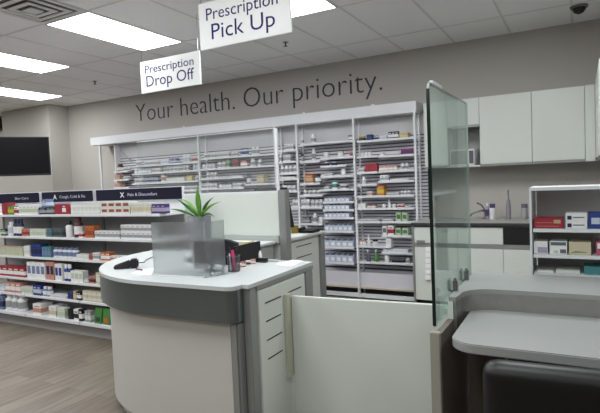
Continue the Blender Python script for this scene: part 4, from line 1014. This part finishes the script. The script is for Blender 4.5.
# sink tap and things by it
p = on_y(476, 214, 6.0)
tpz = bz_t
tap = thing('sink_tap', 'chrome sink tap with a curved spout on the kitchen worktop', 'tap', (p.x, 6.05, tpz))
part('base', MB().lathe([(.03, .001), (.028, .02), (.016, .03), (.016, .1)], (p.x+.09, 6.05, tpz), 14), [CHROME], tap)
part('spout', MB().tube([(p.x+.09, 6.05, tpz+.09), (p.x+.06, 6.03, tpz+.10), (p.x-.02, 5.95, tpz+.075), (p.x-.06, 5.9, tpz+.04), (p.x-.06, 5.89, tpz+.025)], .011), [CHROME], tap)
part('lever', MB().tube([(p.x+.09, 6.05, tpz+.1), (p.x+.05, 6.06, tpz+.16), (p.x+.0, 6.06, tpz+.185)], .008), [mat('dark_metal', (70, 70, 72), .4, metal=.6)], tap)
for (xa, xb, yt, kind, c1, c2, lab_) in ((485.5, 488.7, 203, 'bottle', 'lilac', 'purple', 'slim lilac bottle standing by the sink tap'), (489.2, 494.8, 204, 'jar', 'white', 'purple', 'white tub with purple lid by the sink tap'),
                                        (505.5, 511, 190, 'spray', 'haze', 'haze', 'tall grey-lilac bottle added for a ghostly reflection-like shape against the kitchen wall'), (521, 527.5, 204, 'jar', 'grey', 'slate', 'grey jar on the worktop beside the shelf unit')):  # tall bottle is added to stand for a ghostly reflection-like shape
    yq = 6.0
    A = on_y(xa, 210, yq).x; B = on_y(xb, 210, yq).x; h = on_y((xa+xb)/2, yt, yq).z-bz_t
    place(kind, (A+B)/2, yq, bz_t+.0005, B-A, h, B-A, c1, c2, lab_, 'things on the kitchen worktop')

# wall cabinets
UY = 5.88; uz0, uz1 = 1.578, 2.335
ux = [-1.585, -1.318, -.972, -.447, .04]
def wall_cab(x0, x1, z0, z1, label):
    c_ = thing('wall_cabinet', label, 'cabinet', ((x0+x1)/2, 6.05, z0), 'white wall cabinets')
    part('carcass', MB().box(x0+.001, x1-.001, UY+.02, WY-.002, z0+.012, z1), [WHITE], c_)
    part('door', MB().box(x0+.002, x1-.002, UY, UY+.019, z0+.025, z1-.002), [WHITE], c_, .002)
    part('bottom_rail', MB().box(x0+.001, x1-.001, UY+.004, WY-.002, z0, z0+.012), [ALU], c_)
    part('grip_strip', MB().box(x0+.004, x1-.004, UY+.002, UY+.02, z0+.013, z0+.023), [ALU], c_)
    return c_
wall_cab(ux[0], ux[1], uz0, uz1, 'white wall cabinet seen through the glass screen, next to the slatted wall')
nz = on_y(463, 127.5, UY).z
wall_cab(ux[1]+.001, ux[2], nz, uz1, 'short white wall cabinet above the open niche')
wall_cab(ux[2]+.001, ux[3], uz0, uz1, 'white wall cabinet between the niche and the next wide door')
wall_cab(ux[3]+.001, ux[4], uz0, uz1, 'white wall cabinet nearest the wall corner with a light glint')
nc = thing('niche_shelf', 'open white niche under the short wall cabinet', 'shelf', ((ux[1]+ux[2])/2, 6.05, uz0))
part('bottom_board', MB().box(ux[1]+.002, ux[2]-.002, UY, WY-.002, uz0, uz0+.018), [WHITE], nc)
part('back_board', MB().box(ux[1]+.002, ux[2]-.002, WY-.012, WY-.002, uz0+.018, nz-.002), [GREYP], nc)
mw = thing('microwave', 'small white microwave with dark door inside the niche', 'microwave', (-1.17, 6.0, uz0+.018))
za, zb_ = uz0+.019, uz0+.20
part('housing', MB().box(-1.30, -1.035, UY+.02, UY+.28, za, zb_), [WHITE2], mw, .006)
part('door', MB().box(-1.29, -1.1, UY+.015, UY+.02, za+.015, zb_-.015), [BLACK], mw)
part('control_panel', MB().box(-1.09, -1.045, UY+.015, UY+.02, za+.02, zb_-.02), [mat('panel_grey', (90, 92, 96), .4)], mw)
fc = thing('wall_cabinet', 'narrow white filler cabinet in the kitchen wall corner', 'cabinet', (.07, 6.05, uz0), 'white wall cabinets')
part('panel', MB().box(ux[4]+.002, .128, UY+.002, WY-.002, uz0, uz1), [WHITE], fc)
part('edge_strip', MB().box(ux[4]+.003, .127, UY-.0, UY+.002, uz0+.004, uz1-.004), [WHITE], fc)
for k, (ya, yb) in enumerate(((5.42, 5.87), (4.96, 5.415), (4.5, 4.955))):
    c_ = thing('wall_cabinet', 'white side wall cabinet '+('meeting the corner filler at the photo edge', 'second from the corner on the side wall', 'third from the corner on the side wall')[k], 'cabinet', (.3, (ya+yb)/2, uz0), 'white wall cabinets')
    part('carcass', MB().box(.15, XR-.002, ya, yb, uz0+.012, uz1), [WHITE], c_)
    part('door', MB().box(.13, .149, ya+.002, yb-.002, uz0+.025, uz1-.002), [WHITE], c_, .002)
    part('bottom_rail', MB().box(.134, XR-.002, ya, yb, uz0, uz0+.012), [ALU], c_)

# ------------------------------------------------------------------ world and view
W = bpy.data.worlds.new('world'); S.world = W; W.use_nodes = True
W.node_tree.nodes['Background'].inputs[0].default_value = (.8, .85, .9, 1); W.node_tree.nodes['Background'].inputs[1].default_value = .05
S.view_settings.view_transform = 'Standard'; S.view_settings.look = 'None'; S.view_settings.gamma = 1; S.view_settings.exposure = .97
S.view_settings.use_curve_mapping = False
